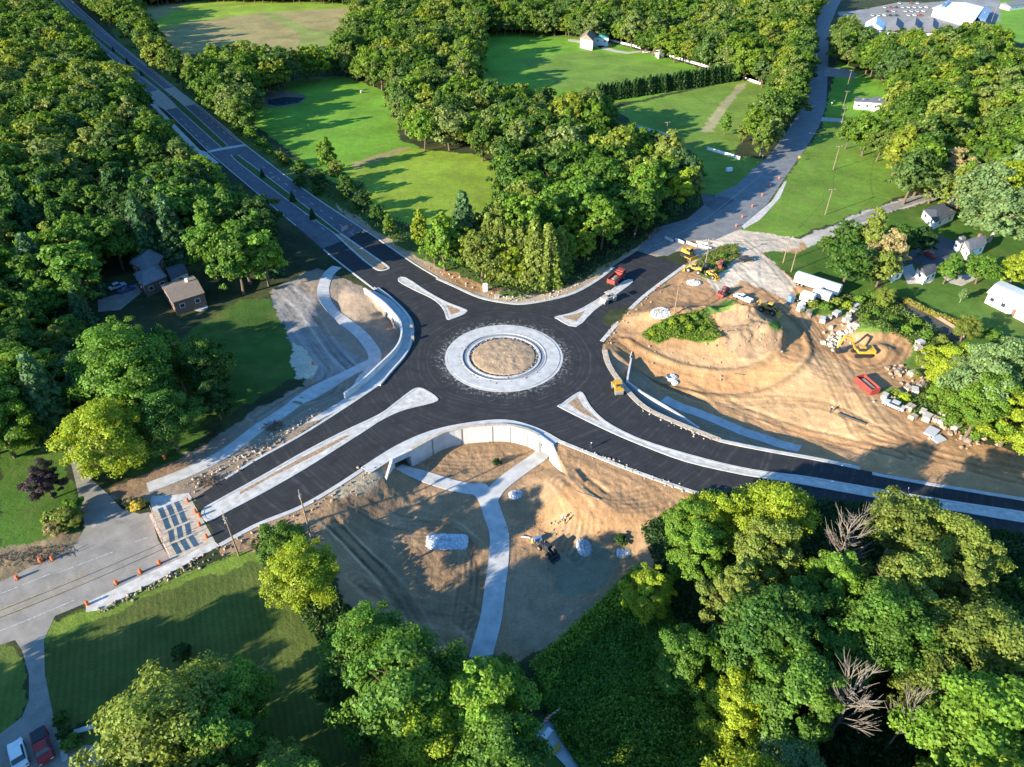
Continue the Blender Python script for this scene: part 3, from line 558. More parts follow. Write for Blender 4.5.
# highway median: grassy strip, then the new concrete nose
def strip(name, A, B, m, z): P = W0(A) + W0(B)[::-1]; struct(name, MB().prism(P, -.1, z), m)
mat('median_grass', (.05, .09, .02), .95, .3, 1.5, None, .8, scale2=8)
strip('median', ML[:6], MRt[:7], 'median_grass', .1)
strip('median', [(231, 156), (240, 164), (290, 202), (335, 234)], [(238, 156), (269, 178), (309, 209), (341, 234)], 'median_grass', .1)
strip('median', [(335, 234), (360, 257), (374, 268), (381, 270)], [(341, 234), (350, 240), (374, 257), (388, 267)], 'dirt_fill', .1)
for q in (ML[:6], MRt[:7], [(231, 155), (240, 164), (290, 202), (335, 234)], [(238, 155), (269, 178), (309, 209), (341, 234)]): kerb(q, .3, 'concrete_dirty', .14)
kerb([(335, 234), (360, 257), (375, 268.5), (381, 270.5), (387, 269.5), (388, 267), (374, 257), (341, 234)], .6, 'concrete', .16)
# the circle: truck apron, inner gutter, inner kerb, earth
def ring(name, r0, r1, z0, z1, m, n=96):
    mb = MB(); vs = []; fs = []
    for i in range(n):
        a = 2 * math.pi * i / n; c, s = math.cos(a), math.sin(a)
        for r, z in ((r0, z0), (r0, z1), (r1, z1), (r1, z0)): vs.append((C0.x + r * c, C0.y + r * s, z))
    for i in range(n):
        o = 4 * i; q = 4 * ((i + 1) % n)
        for k in range(4): k2 = (k + 1) % 4; fs.append((o + k, o + k2, q + k2, q + k))
    mb.add(vs, fs); return struct(name, mb, m)
ring('truck_apron', RA * .715, RA * .95, -.1, .15, 'concrete'); ring('kerb', RA * .955, RA, -.1, .07, 'concrete')
ring('gutter', RA * .62, RA * .705, -.1, .035, 'gutter_shade_concrete'); ring('kerb', RA * .70, RA * .718, -.1, .24, 'concrete'); ring('kerb', RA * .59, RA * .625, -.1, .2, 'concrete')
def disc():
    V = [(C0.x, C0.y, .5)]; F = []; n = 72; rows = 16
    for j in range(1, rows + 1):
        r = RA * .595 * j / rows
        for i in range(n):
            a = 2 * math.pi * i / n; x = C0.x + r * math.cos(a); y = C0.y + r * math.sin(a); q = j / rows
            V.append((x, y, .5 * (1 - q ** 3) * (.5 + 1.1 * float(fbm(np.array([x * .7]), np.array([y * .7]))[0])) + .02 - (.25 if j == rows - 1 else 0)))
    for i in range(n): F.append((0, 1 + i, 1 + (i + 1) % n))
    mb = MB(); mb.add(V, F); fs = []
    for j in range(rows - 1):
        for i in range(n): a = 1 + j * n; b_ = a + n; fs.append((a + i, b_ + i, b_ + (i + 1) % n, a + (i + 1) % n))
    mb.f += fs; o = struct('island_earth', mb, 'island_soil')
mat('island_soil', (.34, .235, .145), .95, .2, .8, None, .8, scale2=4)
disc()
# raised walkway between parapets, north-west, and the lower paths
sheet('footpath', [(366, 292), (375, 291), (392, 301), (406, 315), (411, 325), (411, 343), (404, 357), (392, 371), (379, 386), (338, 411), (320, 420), (305, 424), (340, 402), (364, 386), (380, 370), (396, 354), (402, 342), (402, 329), (396, 320), (386, 309), (376, 301)], 'concrete', .14, None)
def path(cl, w, m='concrete', name='footpath', z=.1, n=5):
    pts = [at(*p) for p in cl]; pts = smooth([(p.x, p.y, 0) for p in pts], n=n)
    HARD.append((pts, False, w / 2 + .7)); mb = MB(); struct(name, mb.ribbon(pts, w, -.4, z, drape=True), m)
path([(337, 267), (329, 274), (324, 285), (324, 297), (331, 309), (345, 322), (360, 334), (370, 346), (375, 357), (370, 372), (362, 382), (350, 396)], 3.3)
path([(372, 362), (358, 369), (341, 378), (320, 389), (287, 410), (259, 428), (236, 446), (214, 460), (182, 475), (148, 488)], 3.0, z=.09)
path([(399, 467), (408, 471), (419, 475), (447, 484), (469, 489), (484, 489)], 3.0)
path([(548, 449), (538, 458), (519, 471), (499, 487), (490, 500)], 3.2, z=.105)
path([(478, 488), (487, 498), (493, 515), (499, 533), (499, 557), (495, 588), (491, 618), (484, 645), (478, 668)], 3.6, z=.095)
path([(540, 726), (556, 742), (580, 768), (610, 800)], 3.2)
path([(664, 399), (680, 407), (700, 414), (722, 423), (746, 433), (771, 441), (800, 449)], 2.7)
build_ground()
# ------------------------------------------------------------ retaining walls
def wall_run(mb, pts, zb, zt, th=.5):
    """vertical wall along pts; zt number or list (top height per point)"""
    P = [Vector(p[:2]) for p in pts]; n = len(P); vs = []; fs = []
    for i in range(n):
        a = P[max(i - 1, 0)]; b = P[min(i + 1, n - 1)]; d = (b - a).normalized(); q = Vector((-d.y, d.x)) * th / 2
        t = zt[i] if isinstance(zt, list) else zt; z0 = zb[i] if isinstance(zb, list) else zb
        u, v = P[i] + q, P[i] - q; vs += [(u.x, u.y, z0), (u.x, u.y, t), (v.x, v.y, t), (v.x, v.y, z0)]
    for i in range(n - 1):
        o = 4 * i; fs += [(o + k, o + (k + 1) % 4, o + 4 + (k + 1) % 4, o + 4 + k) for k in range(4)]
    fs += [(3, 2, 1, 0), (4 * n - 4, 4 * n - 3, 4 * n - 2, 4 * n - 1)]
    return mb.add(vs, fs)
mat('wall_concrete', (.47, .46, .44), .85, .08, .5, (.56, .55, .53), .15, scale2=5)
mat('wall_joint', (.22, .20, .18), .9, .2, 2)
w = thing('retaining_wall', 'curved white concrete retaining wall along the south side of the roundabout', 'wall', (0, 0, 0))
obj('wall_panel', wall_run(MB(), wall_w, LOW - .6, .42, .6), 'wall_concrete', w)
inner_ = [Vector(p) for p in wall_w]
cop = MB(); wall_run(cop, wall_w, .423, .56, .75); obj('coping', cop, 'concrete_tan', w)
tot = len(wall_w)
for f in (.12, .3, .5, .66, .85):
    p = Vector(wall_w[int(f * (tot - 1))]); q = Vector(wall_w[min(int(f * (tot - 1)) + 1, tot - 1)]); d = (q - p).normalized(); nrm = Vector((d.y, -d.x))
    c = p + nrm * .33; obj('wall_joint', MB().box((c.x, c.y, LOW / 2 + .1), (.22, .12, -LOW + .5), math.atan2(d.y, d.x)), 'wall_joint', w)
def portal(A, B, N, wing, label):
    t = thing('underpass', label, 'underpass', (A.x, A.y, 0)); off = Vector((A.x, A.y, 0))
    def O(name, mb, m): mb.v = [tuple(Vector(v) - off) for v in mb.v]; return obj(name, mb, m, t)
    d = (B - A).normalized()
    O('headwall', wall_run(MB(), [A - d * .25, B + d * .25], -.95, .46, .62), 'wall_concrete')
    for p, e in ((A, N[0]), (B, N[3])): O('jamb', wall_run(MB(), [p, e], LOW - .6, -.953, .6), 'wall_concrete')
    O('tunnel_side', wall_run(MB(), [N[0], N[1]], LOW - .6, -.6, .3), 'wall_concrete'); O('tunnel_side', wall_run(MB(), [N[3], N[2]], LOW - .6, -.6, .3), 'wall_concrete')
    O('tunnel_roof', MB().prism([N[0], N[1], N[2], N[3]], -.6, -.13), 'wall_concrete')
    L_ = [wing[0], wing[0].lerp(wing[1], .5), wing[1]]
    O('wing_wall', wall_run(MB(), L_, LOW - .6, [.44, -.7, -2.3], .5), 'wall_concrete')
portal(A1_, B1_, N1, [A1_, south_wing[1]], 'shaded concrete underpass mouth with slanting wing wall at the left end of the wall')
portal(A2_, B2_, N2, [B2_, south_wing2[1]], 'sunlit concrete underpass mouth with sloping wing wall at the right end of the wall')
ew = [atz(x, y, -.4) for x, y in [(631.4, 356.5), (629, 369), (627, 381), (641.5, 391.7), (655, 399.5), (668, 406.5), (684, 415.5), (699.4, 424.5)]]
w = thing('retaining_wall', 'free-standing bent concrete wall with white top in the shaded pit right of the roundabout', 'wall', (0, 0, 0))
obj('wall_panel', wall_run(MB(), ew, -4.2, [-.8, -.5, -.4, -.4, -.4, -.6, -.9, -1.3], .45), 'wall_concrete', w)
nwp = smooth([(p.x, p.y, 0) for p in W0([(365, 293), (376, 301), (386, 309), (396, 320), (401.5, 329), (401.5, 342), (395.5, 354), (380, 369.5), (364, 384.5), (345, 399)])], n=3)
w = thing('retaining_wall', 'curved cream parapet wall beside the walkway left of the roundabout', 'wall', (0, 0, 0))
obj('wall_panel', wall_run(MB(), nwp, -3.2, 1.7, .45), 'wall_concrete', w)
nwo = smooth([(p.x, p.y, 0) for p in W0([(378, 289), (392, 299.5), (406, 314), (411, 325), (411, 343), (404.5, 357), (392, 371.5), (380, 386)])], n=3)
w = thing('parapet', 'low cream concrete kerb wall between the walkway and the circle, left side', 'wall', (0, 0, 0))
obj('wall_panel', wall_run(MB(), nwo, -.2, .5, .4), 'wall_concrete', w)
# ------------------------------------------------------------ trees
def quads_from(C, Nn, size, rs, asp=1.3):
    n = len(C); r = rs.normal(size=(n, 3)); T = np.cross(Nn, r); T /= np.linalg.norm(T, axis=1, keepdims=True) + 1e-9; B = np.cross(Nn, T)
    s = (size * rs.uniform(.6, 1.3, n))[:, None]; T = T * s * asp * .5; B = B * s * .5
    V = np.stack([C - T, C - B * .9 + T * .1, C + T, C + B * .9 + T * .1], 1).reshape(-1, 3)
    return V, np.arange(4 * n).reshape(n, 4)
def crown_mesh(name, seed, nl, size, kind='round', leafm='leaf'):
    """unit tree: height 1, crown radius about .32; foliage hung on lobes round the limbs, leaf faces spread through each lobe"""
    rs = np.random.RandomState(seed); C = []; N = []; A = []
    if kind == 'cone':
        lay = 13; 
        for k in range(lay):
            z = .1 + .88 * k / lay; r = .27 * (1 - k / lay) ** .8 + .02; m = max(6, int(nl * (r + .02) / 2.3))
            a = rs.uniform(0, 2 * np.pi, m); q = rs.uniform(.15, 1, m) ** .6 * r * (1 + .25 * np.sin(a * (5 + k % 3) + k * 2)); 
            zz = z - q * .35 + rs.normal(0, .012, m); C.append(np.stack([q * np.cos(a), q * np.sin(a), zz], 1))
            nn = np.stack([np.cos(a) * .6, np.sin(a) * .6, np.full(m, .9)], 1) + rs.normal(0, .5, (m, 3)); N.append(nn); A.append(rs.uniform(0, 1, m))
    else:
        rx, zc, rz = {'round': (.32, .52, .45), 'tall': (.23, .52, .47), 'wide': (.40, .54, .41), 'shrub': (.5, .45, .48), 'thin': (.30, .55, .42)}[kind]
        nb = {'round': 62, 'tall': 56, 'wide': 72, 'shrub': 18, 'thin': 50}[kind]
        i = np.arange(nb) + .5; ph = np.arccos(1 - 1.82 * i / nb); th = i * 2.39996 + rs.uniform(0, 6)
        rad = rs.uniform(.55, 1.06, nb); rad[rs.rand(nb) < .2] *= .55
        bx = rx * rad * np.sin(ph) * np.cos(th); by = rx * rad * np.sin(ph) * np.sin(th); bz = zc + rz * (rad * .98) * np.cos(ph) * .93
        bx += rs.normal(0, .02, nb); by += rs.normal(0, .02, nb)
        tp = 1 - (.5 if kind == 'tall' else (.35 if seed % 2 else .05)) * np.clip((bz - zc) / rz, -.3, 1); bx *= tp; by *= tp
        br = rx * rs.uniform(.12, .36, nb) * (1.0 if kind != 'shrub' else 1.2)
        w = br ** 2 / (br ** 2).sum()
        for k in range(nb):
            m = int(nl * w[k]); sub = 7; sd = rs.normal(size=(sub, 3)); sd /= np.linalg.norm(sd, axis=1)[:, None]; sd[:, 2] = np.abs(sd[:, 2]) * .8 - .15
            which = rs.randint(0, sub, m); d = rs.normal(size=(m, 3)); d /= np.linalg.norm(d, axis=1)[:, None]
            cen = sd[which] * br[k] * .62; c = cen + d * (br[k] * .50) * rs.uniform(.35, 1.5, (m, 1)) ** .6
            c[:, 2] *= .8; o = np.array([bx[k], by[k], bz[k]])
            keep = rs.rand(m) < (.95 if kind != 'thin' else .6)
            c = (c + o)[keep]; dd = d[keep]
            out = c - np.array([0, 0, zc - .1]); out /= np.linalg.norm(out, axis=1)[:, None] + 1e-6
            nn = dd * .6 + out * .5 + rs.normal(0, .45, dd.shape) + np.array([0, 0, .25]); C.append(c); N.append(nn)
            A.append(np.clip(rs.uniform(.15, .85) * .5 + rs.uniform(0, 1, len(c)) * .5, 0, 1))
    C = np.concatenate(C); N = np.concatenate(N); N /= np.linalg.norm(N, axis=1)[:, None] + 1e-9; A = np.concatenate(A)
    V, F = quads_from(C, N, size, rs); me = npmesh(name, V, F, [leafm])
    at_ = me.attributes.new('leaf', 'FLOAT', 'POINT'); at_.data.foreach_set('value', np.repeat(A, 4).astype(np.float32)); return me
def trunk_mesh(name, seed, kind='round', m='bark', bare=False):
    r_ = random.Random(seed); mb = MB(); top = .72 if not bare else .95
    pts = []; x = y = 0
    for i in range(6):
        z = top * i / 5 - (.03 if i == 0 else 0); pts.append((x, y, z)); x += r_.uniform(-.02, .02); y += r_.uniform(-.02, .02)
    mb.tube(pts, [.026, .018, .014, .011, .008, .004], 7)
    nb = 9 if not bare else 34
    for k in range(nb):
        z = r_.uniform(.28, .62 if not bare else .85); a = k * 2.4 + r_.uniform(-.4, .4); l = r_.uniform(.14, .27) * (1.15 - z * .6) * (1.3 if bare else 1); i = z / top * 5; j = min(int(i), 4); b = Vector(pts[j]).lerp(Vector(pts[j + 1]), i - j)
        rise = r_.uniform(.5, 1.0); e = b + Vector((math.cos(a) * l, math.sin(a) * l, l * rise)); mdl = b.lerp(e, .5) + Vector((0, 0, -.015 + r_.uniform(-.01, .01)))
        mb.tube([b, mdl, e], [.009, .006, .002] if not bare else [.007, .004, .0012], 5)
        if bare or k % 2 == 0:
            for q in range(6 if bare else 2):
                s = b.lerp(e, r_.uniform(.4, .85)); aa = a + r_.uniform(-1.1, 1.1); l2 = l * r_.uniform(.35, .6)
                mb.tube([s, s + Vector((math.cos(aa) * l2, math.sin(aa) * l2, l2 * r_.uniform(.5, 1.2)))], [.0045, .0012], 4)
    return mb.mesh(name, m)
KINDS = ['round', 'tall', 'wide', 'round', 'thin']
HI = [crown_mesh('crown', 11 + i, 30000, .0185, KINDS[i % 5]) for i in range(6)]
MID = [crown_mesh('crown', 41 + i, 7500, .036, KINDS[i % 5]) for i in range(7)]
LO = [crown_mesh('crown', 71 + i, 5500, .042, KINDS[i % 5], 'leaf_far') for i in range(5)]
CONH = [crown_mesh('crown', 91 + i, 5200, .05, 'cone') for i in range(2)]; CONL = [crown_mesh('crown', 95 + i, 1300, .085, 'cone') for i in range(2)]
SHR = [crown_mesh('crown', 101 + i, 2600, .11, 'shrub') for i in range(4)]
TR = [trunk_mesh('trunk', 5 + i) for i in range(4)]; TRP = [trunk_mesh('trunk', 15 + i, m='bark_pale') for i in range(3)]; BARE = [trunk_mesh('trunk', 25 + i, m='dead_wood', bare=True) for i in range(3)]
TONE = {'dark green': (.026, .060, .012), 'deep green': (.043, .092, .013), 'mid-green': (.066, .128, .015), 'fresh green': (.095, .165, .016), 'bright yellow-green': (.17, .215, .015),
        'olive green': (.115, .145, .024), 'pale grey-green': (.11, .165, .060), 'golden': (.30, .24, .04), 'tan-leaved': (.22, .185, .085), 'dark purple': (.045, .03, .035), 'blue-green': (.045, .092, .032)}
WOODS = [('the left wood', [(-60, -30), (40, -6), (60, 12), (146, 103), (165, 135), (206, 172), (255, 205), (300, 246), (305, 272), (290, 286), (255, 282), (238, 298), (205, 290), (190, 262), (150, 232), (120, 238), (95, 270), (110, 305), (170, 318), (205, 325), (240, 350), (215, 400), (185, 412), (100, 385), (45, 400), (25, 428), (-80, 440)]),
         ('the wood at the top left', [(60, -20), (110, 22), (100, 14), (135, 8), (200, -8), (190, -30)]),
         ('the wood at the top left', [(122, 20), (140, 12), (150, 30), (165, 50), (180, 62), (176, 74), (160, 62)]),
         ('the wood at the top left', [(200, -20), (356, -20), (350, 2), (250, 8), (200, 4)]),
         ('the tree belt beside the highway', [(180, 72), (200, 54), (262, 50), (275, 60), (345, 52), (348, 74), (300, 76), (262, 92), (245, 112), (250, 125), (300, 162), (345, 185), (380, 205), (395, 232), (380, 232), (330, 190), (250, 138), (215, 108)]),
         ('the middle wood', [(340, 50), (352, 10), (375, -25), (822, -25), (812, 20), (804, 70), (796, 105), (778, 140), (765, 148), (752, 130), (770, 100), (775, 80), (745, 72), (700, 62), (640, 38), (600, 30), (560, 32), (478, 32), (470, 46), (480, 86), (520, 92), (590, 102), (612, 112), (640, 140), (680, 150), (700, 168), (700, 200), (680, 222), (640, 238), (605, 258), (575, 274), (545, 284), (512, 286), (485, 278), (450, 258), (410, 242), (402, 218), (412, 205), (440, 222), (480, 212), (508, 200), (512, 180), (480, 150), (430, 148), (402, 138), (402, 104), (380, 88), (345, 72)]),
         ('the right-hand wood', [(838, 12), (850, 22), (866, 38), (925, 38), (960, 34), (985, 28), (1010, 42), (1060, 44), (1060, 180), (1000, 186), (965, 190), (930, 180), (880, 160), (836, 140), (832, 128), (850, 122), (900, 120), (898, 98), (862, 94), (846, 66), (832, 48)]),
         ('the wood at the right edge', [(945, 350), (990, 352), (1060, 370), (1060, 430), (1010, 428), (975, 415), (950, 405), (938, 375)]),
         ('the wood at the bottom right', [(640, 530), (680, 498), (700, 490), (735, 482), (762, 480), (800, 500), (850, 520), (870, 495), (935, 485), (975, 515), (1060, 535), (1100, 900), (780, 900), (740, 745), (700, 690), (668, 625)]),
         ('the tree group at the bottom', [(388, 700), (415, 655), (440, 662), (475, 668), (505, 650), (528, 680), (535, 720), (545, 800), (520, 900), (380, 900)]),
         ('the tree group at the bottom', [(335, 622), (372, 600), (400, 640), (410, 660), (388, 700), (350, 680)]),
         ('the tree group at the lower left', [(90, 790), (125, 725), (165, 680), (205, 655), (240, 640), (290, 650), (292, 700), (285, 760), (300, 860), (40, 900)])]
HOLES = [[(100, 255), (125, 232), (165, 236), (205, 245), (246, 262), (246, 312), (215, 338), (165, 334), (98, 322)], [(0, 225), (26, 228), (30, 250), (0, 252)], [(575, 32), (615, 32), (610, 48), (575, 48)],
         [(640, 40), (735, 64), (740, 74), (640, 52)], [(1000, 40), (1030, 30), (1030, 60), (1005, 50)]]
SPECIAL = [  # crown centre (px), height m, spread factor, kind, tone, words
 (25, 372, 17, 1.25, 'round', 'fresh green', 'large fresh green tree at the left edge beside the dark lawn'),
 (100, 432, 17, 1.15, 'wide', 'bright yellow-green', 'big yellow-green tree beside the side road left of the milled paving'),
 (165, 415, 15, 1.1, 'wide', 'deep green', 'round deep green tree just right of the big yellow-green one'),
 (213, 395, 11, 1.0, 'round', 'dark green', 'dark round tree at the edge of the shaded left lawn'),
 (42, 478, 9, 1.05, 'round', 'dark purple', 'dark purple-leaved tree on the lower left lawn'),
 (66, 515, 5, 1.3, 'round', 'olive green', 'small olive and brown bushy tree at the corner of the side road'),
 (38, 392, 11, 1.2, 'round', 'mid-green', 'mid-green tree at the left edge below the wood'),
 (78, 372, 13, 1.2, 'wide', 'pale grey-green', 'grey-green tree between the left edge and the yellow-green tree'),
 (325, 150, 15, .85, 'round', 'fresh green', 'lone conical fresh green tree on the field by the highway'),
 (336, 168, 10, 1.0, 'round', 'olive green', 'olive tree below the lone conical tree by the highway'), (318, 176, 9, 1.1, 'round', 'dark green', 'dark bushy tree between the lone conical tree and the highway'), (345, 182, 9, 1.1, 'round', 'deep green', 'dark bushy tree right below the lone conical tree'), (362, 198, 9, 1.1, 'round', 'dark green', 'dark bushy tree on the verge above the new highway paving'), (376, 212, 9, 1.1, 'round', 'deep green', 'bushy green tree on the verge beside the highway nose'),
 (226, 112, 9, 1.1, 'round', 'fresh green', 'fresh green tree on the verge beside the highway cross strip'), (238, 124, 8, 1.2, 'round', 'bright yellow-green', 'yellow-green bushy tree on the highway verge below the pond'), (250, 132, 8, 1.1, 'round', 'fresh green', 'second bushy tree on the highway verge below the pond'), (262, 142, 7, 1.2, 'round', 'mid-green', 'third bushy tree on the highway verge below the pond'), (280, 156, 7, 1.2, 'round', 'olive green', 'fourth bushy tree on the highway verge below the pond'), (300, 166, 8, 1.1, 'round', 'mid-green', 'bushy tree left of the dark one on the highway verge'),
 (423, 124, 19, .9, 'wide', 'fresh green', 'broad fresh green tree at the right side of the pond field'),
 (404, 118, 12, .8, 'tall', 'pale grey-green', 'pale grey-green tree at the corner of the pond field'),
 (450, 80, 14, .9, 'round', 'golden', 'golden-leaved tree in the middle wood above the pond field'),
 (452, 98, 14, .8, 'round', 'golden', 'second golden tree below the first in the middle wood'),
 (445, 228, 15, 1.1, 'round', 'bright yellow-green', 'bright yellow-green tree by the kerb at the top of the roundabout'),
 (420, 222, 14, .8, 'tall', 'bright yellow-green', 'narrow yellow-green tree nearest the highway above the roundabout'),
 (468, 240, 14, .9, 'round', 'bright yellow-green', 'yellow-green tree third from the highway above the roundabout'),
 (388, 222, 9, .9, 'tall', 'fresh green', 'small fresh green tree on the highway verge above the roundabout'),
 (540, 250, 17, .75, 'tall', 'olive green', 'tall olive tree behind the upper kerb of the roundabout'),
 (500, 245, 16, .75, 'tall', 'mid-green', 'tall mid-green tree behind the upper kerb of the roundabout'),
 (610, 215, 16, .85, 'tall', 'fresh green', 'tall fresh green tree at the wood edge above the paving machines'),
 (684, 168, 19, 1.0, 'round', 'blue-green', 'big dark blue-green tree beside the road at the right end of the middle wood'),
 (745, 128, 10, 1.0, 'round', 'olive green', 'olive tree on the strip between the field and the north road'),
 (727, 120, 11, 1.0, 'tall', 'mid-green', 'mid-green tree between the striped field and the north road'),
 (780, 95, 13, 1.0, 'round', 'bright yellow-green', 'large yellow-green tree at the left side of the north road'),
 (770, 118, 12, 1.0, 'round', 'bright yellow-green', 'yellow-green tree nearer the roundabout on the left of the north road'),
 (852, 260, 14, 1.35, 'round', 'deep green', 'round deep green tree behind the long white trailer'),
 (848, 232, 12, 1.15, 'round', 'deep green', 'deep green tree between the side road and the trailers'),
 (826, 241, 6, 1.1, 'round', 'mid-green', 'small round tree at the bend of the side road'),
 (876, 226, 17, .9, 'tall', 'olive green', 'tall pale olive tree left of the shaded garden'),
 (892, 246, 15, 1.0, 'round', 'tan-leaved', 'tan-tinted tree beside the shaded garden'),
 (884, 264, 12, 1.1, 'round', 'olive green', 'olive tree just above the storage yard'),
 (1003, 208, 19, 1.4, 'wide', 'pale grey-green', 'large pale tree at the right edge beside the brown-roofed house'),
 (955, 163, 18, 1.0, 'tall', 'tan-leaved', 'tall pale tan tree at the upper end of the side road'),
 (970, 172, 16, 1.0, 'tall', 'tan-leaved', 'second pale tan tree at the upper end of the side road'),
 (1018, 265, 12, 1.1, 'round', 'bright yellow-green', 'yellow-green tree on the lawn at the right edge'),
 (951, 265, 10, 1.1, 'tall', 'mid-green', 'small tree beside the white gabled house on the right'),
 (984, 265, 10, 1.2, 'wide', 'mid-green', 'round tree right of the white gabled house'),
 (964, 293, 5, .8, 'thin', 'pale grey-green', 'thin young tree alone on the right-hand lawn'),
 (886, 295, 6, 1.3, 'round', 'olive green', 'rounded bushy tree above the storage yard'),
 (903, 236, 12, 1.1, 'round', 'deep green', 'dark tree in the right-hand garden below the black roof'),
 (925, 238, 11, 1.1, 'round', 'dark green', 'dark tree shading the house forecourt on the right'),
 (943, 203, 4, 1.3, 'round', 'bright yellow-green', 'small yellow-green tree by the forecourt of the house'),
 (948, 213, 4, 1.3, 'round', 'golden', 'small golden tree beside the black roof on the right'),
 (968, 325, 8, 1.1, 'round', 'olive green', 'olive tree at the corner of the right-hand lawn'),
 (975, 372, 14, 1.1, 'round', 'pale grey-green', 'silvery tree at the edge of the right-hand lawn'),
 (1008, 365, 14, 1.1, 'round', 'golden', 'golden-brown tree at the right edge below the lawn'),
 (300, 568, 13, 1.1, 'wide', 'bright yellow-green', 'big bright yellow-green tree in front of the dirt basin'),
 (280, 540, 10, 1.1, 'round', 'mid-green', 'mid-green tree beside the utility pole below the road'),
 (240, 690, 15, .95, 'thin', 'fresh green', 'open fresh green tree on the lower left lawn, topmost of its group'),
 (160, 728, 18, 1.2, 'wide', 'olive green', 'very large round olive-green tree at the bottom left'),
 (365, 640, 14, 1.1, 'wide', 'mid-green', 'mid-green tree left of the shaded dirt at the bottom'),
 (345, 672, 12, 1.0, 'round', 'deep green', 'deep green tree at the edge of the lower left lawn'),
 (655, 570, 12, 1.0, 'round', 'bright yellow-green', 'yellow-green tree at the left tip of the lower right wood'),
 (700, 545, 13, 1.1, 'round', 'fresh green', 'fresh green tree by the kerb at the start of the lower right wood'),
 (690, 520, 12, 1.0, 'round', 'fresh green', 'fresh green tree nearest the kerb on the lower right'),
 (775, 515, 17, 1.0, 'wide', 'bright yellow-green', 'tall yellow-green tree overhanging the kerb on the lower right'),
 (905, 520, 18, 1.15, 'thin', 'olive green', 'tall open olive tree leaning over the road at the lower right'),
 (960, 550, 17, 1.1, 'round', 'olive green', 'broad olive tree right of the open leaning one'),
 (690, 640, 13, 1.1, 'round', 'mid-green', 'mid-green tree at the meadow edge of the lower right wood'),
 (740, 690, 13, 1.0, 'round', 'bright yellow-green', 'small yellow-green tree at the meadow corner of the lower right wood'),
 (882, 625, 17, 1.2, 'wide', 'mid-green', 'broad mid-green tree in the middle of the lower right wood'),
 (985, 650, 17, 1.25, 'wide', 'olive green', 'broad yellowish olive tree at the lower right edge'),
 (935, 690, 14, 1.1, 'thin', 'olive green', 'open olive tree right of the grey dead one'),
 (502, 655, 9, 1.0, 'round', 'mid-green', 'small mid-green tree at the lower end of the footpath'),
 (425, 735, 14, 1.2, 'wide', 'bright yellow-green', 'yellow-green tree in the middle of the bottom edge'),
]
def make_tree(X, Y, h, sp, me_c, me_t, tone, label, group, rz, name='broadleaf_tree', z=None, lean=0):
    z = hz(X, Y) if z is None else z
    t = thing(name, label, 'tree', (X, Y, z), rz, group); t.scale = (h * sp, h * sp, h)
    if lean: t.rotation_euler.x = lean
    a = link('trunk', me_t, t)
    if me_c:
        c = link('crown', me_c, t); k = 1.4 + .45 * rnd.random(); col = TONE[tone]; c.color = (col[0] * k, col[1] * k, col[2] * k, 1)
    return t
placed = []
for (x, y, h, sp, kind, tone, lab) in SPECIAL:
    p = atz(x, y, h * .6); near = depth(p.x, p.y, 0) < 250
    lib = HI if depth(p.x, p.y, 0) < 190 else MID
    idx = [i for i in range(len(lib)) if KINDS[i % 5] == kind] or [0]
    trp = TRP if tone in ('pale grey-green', 'tan-leaved') or kind == 'thin' else TR
    make_tree(p.x, p.y, h, sp, lib[rnd.choice(idx)], rnd.choice(trp), tone, lab, None, rnd.uniform(0, 6.28)); placed.append((p.x, p.y, h * sp * .27))
# bare dead trees
for x, y, h, sp, lab in ((848, 700, 17, .9, 'grey leafless dead tree in the lower right wood'), (846, 540, 17, .8, 'bare pale branches of a dead tree beside the road at the lower right'), (908, 716, 14, .7, 'small bare whitish dead tree in the lower right wood'), (1012, 690, 9, .8, 'leafless dead tree at the lower right edge')):
    p = atz(x, y, h * .6); make_tree(p.x, p.y, h, sp * .8, None, BARE[rnd.randrange(3)], None, lab, None, rnd.uniform(0, 6), 'dead_tree'); placed.append((p.x, p.y, 5.0))
# woods: jittered triangular grid over the ground, kept where the crown falls in a wood outline
cand = []; Rs = np.random.RandomState(5); sp_ = 8.6
ys = np.arange(25, 900, sp_ * .87)
for j, yy in enumerate(ys):
    xm = yy * .95 + 75; xs = np.arange(-xm, xm, sp_) + (j % 2) * sp_ / 2
    for xx in xs: cand.append((xx + Rs.uniform(-2.3, 2.3), yy + Rs.uniform(-2.3, 2.3), Rs.uniform(11.5, 23), Rs.rand(), Rs.rand()))
cand = np.array(cand); _lx, _ly = proj(cand[:, 0], cand[:, 1], 5); cand[inpoly(_lx, _ly, [(40, 330), (100, 290), (150, 296), (215, 325), (190, 345), (110, 372), (60, 380)]), 2] *= .55; ppx, ppy = proj(cand[:, 0], cand[:, 1], cand[:, 2] * .6)
fpx, fpy = proj(cand[:, 0], cand[:, 1], 0)
_r = atz(183, 290, 4); _dx = _r.x - cand[:, 0]; _dy = _r.y - cand[:, 1]; _al = _dx * D.x + _dy * D.y; _ac = np.abs(_dx * D.y - _dy * D.x); _m = (_al > 0) & (_al < 75) & (_ac < 9); cand[_m, 2] = np.minimum(cand[_m, 2], 3.5 + math.tan(SUN_EL) * _al[_m])
ppx, ppy = proj(cand[:, 0], cand[:, 1], cand[:, 2] * .6)
_tx, _ty = proj(cand[:, 0], cand[:, 1], cand[:, 2]); _lim = np.interp(_tx, [560, 640, 700, 760, 800, 850, 870, 930, 980, 1060], [560, 535, 492, 474, 480, 510, 500, 492, 512, 560])
keep = np.full(len(cand), -1); toohigh = (_ty < _lim) & (ppy > 470) & (ppx > 600)
for wi, (nm, poly) in enumerate(WOODS):
    k = inpoly(ppx, ppy, poly); keep[k] = wi
keep[toohigh] = -1
for hq in HOLES: keep[inpoly(ppx, ppy, hq)] = -1
P_ = np.array(placed)
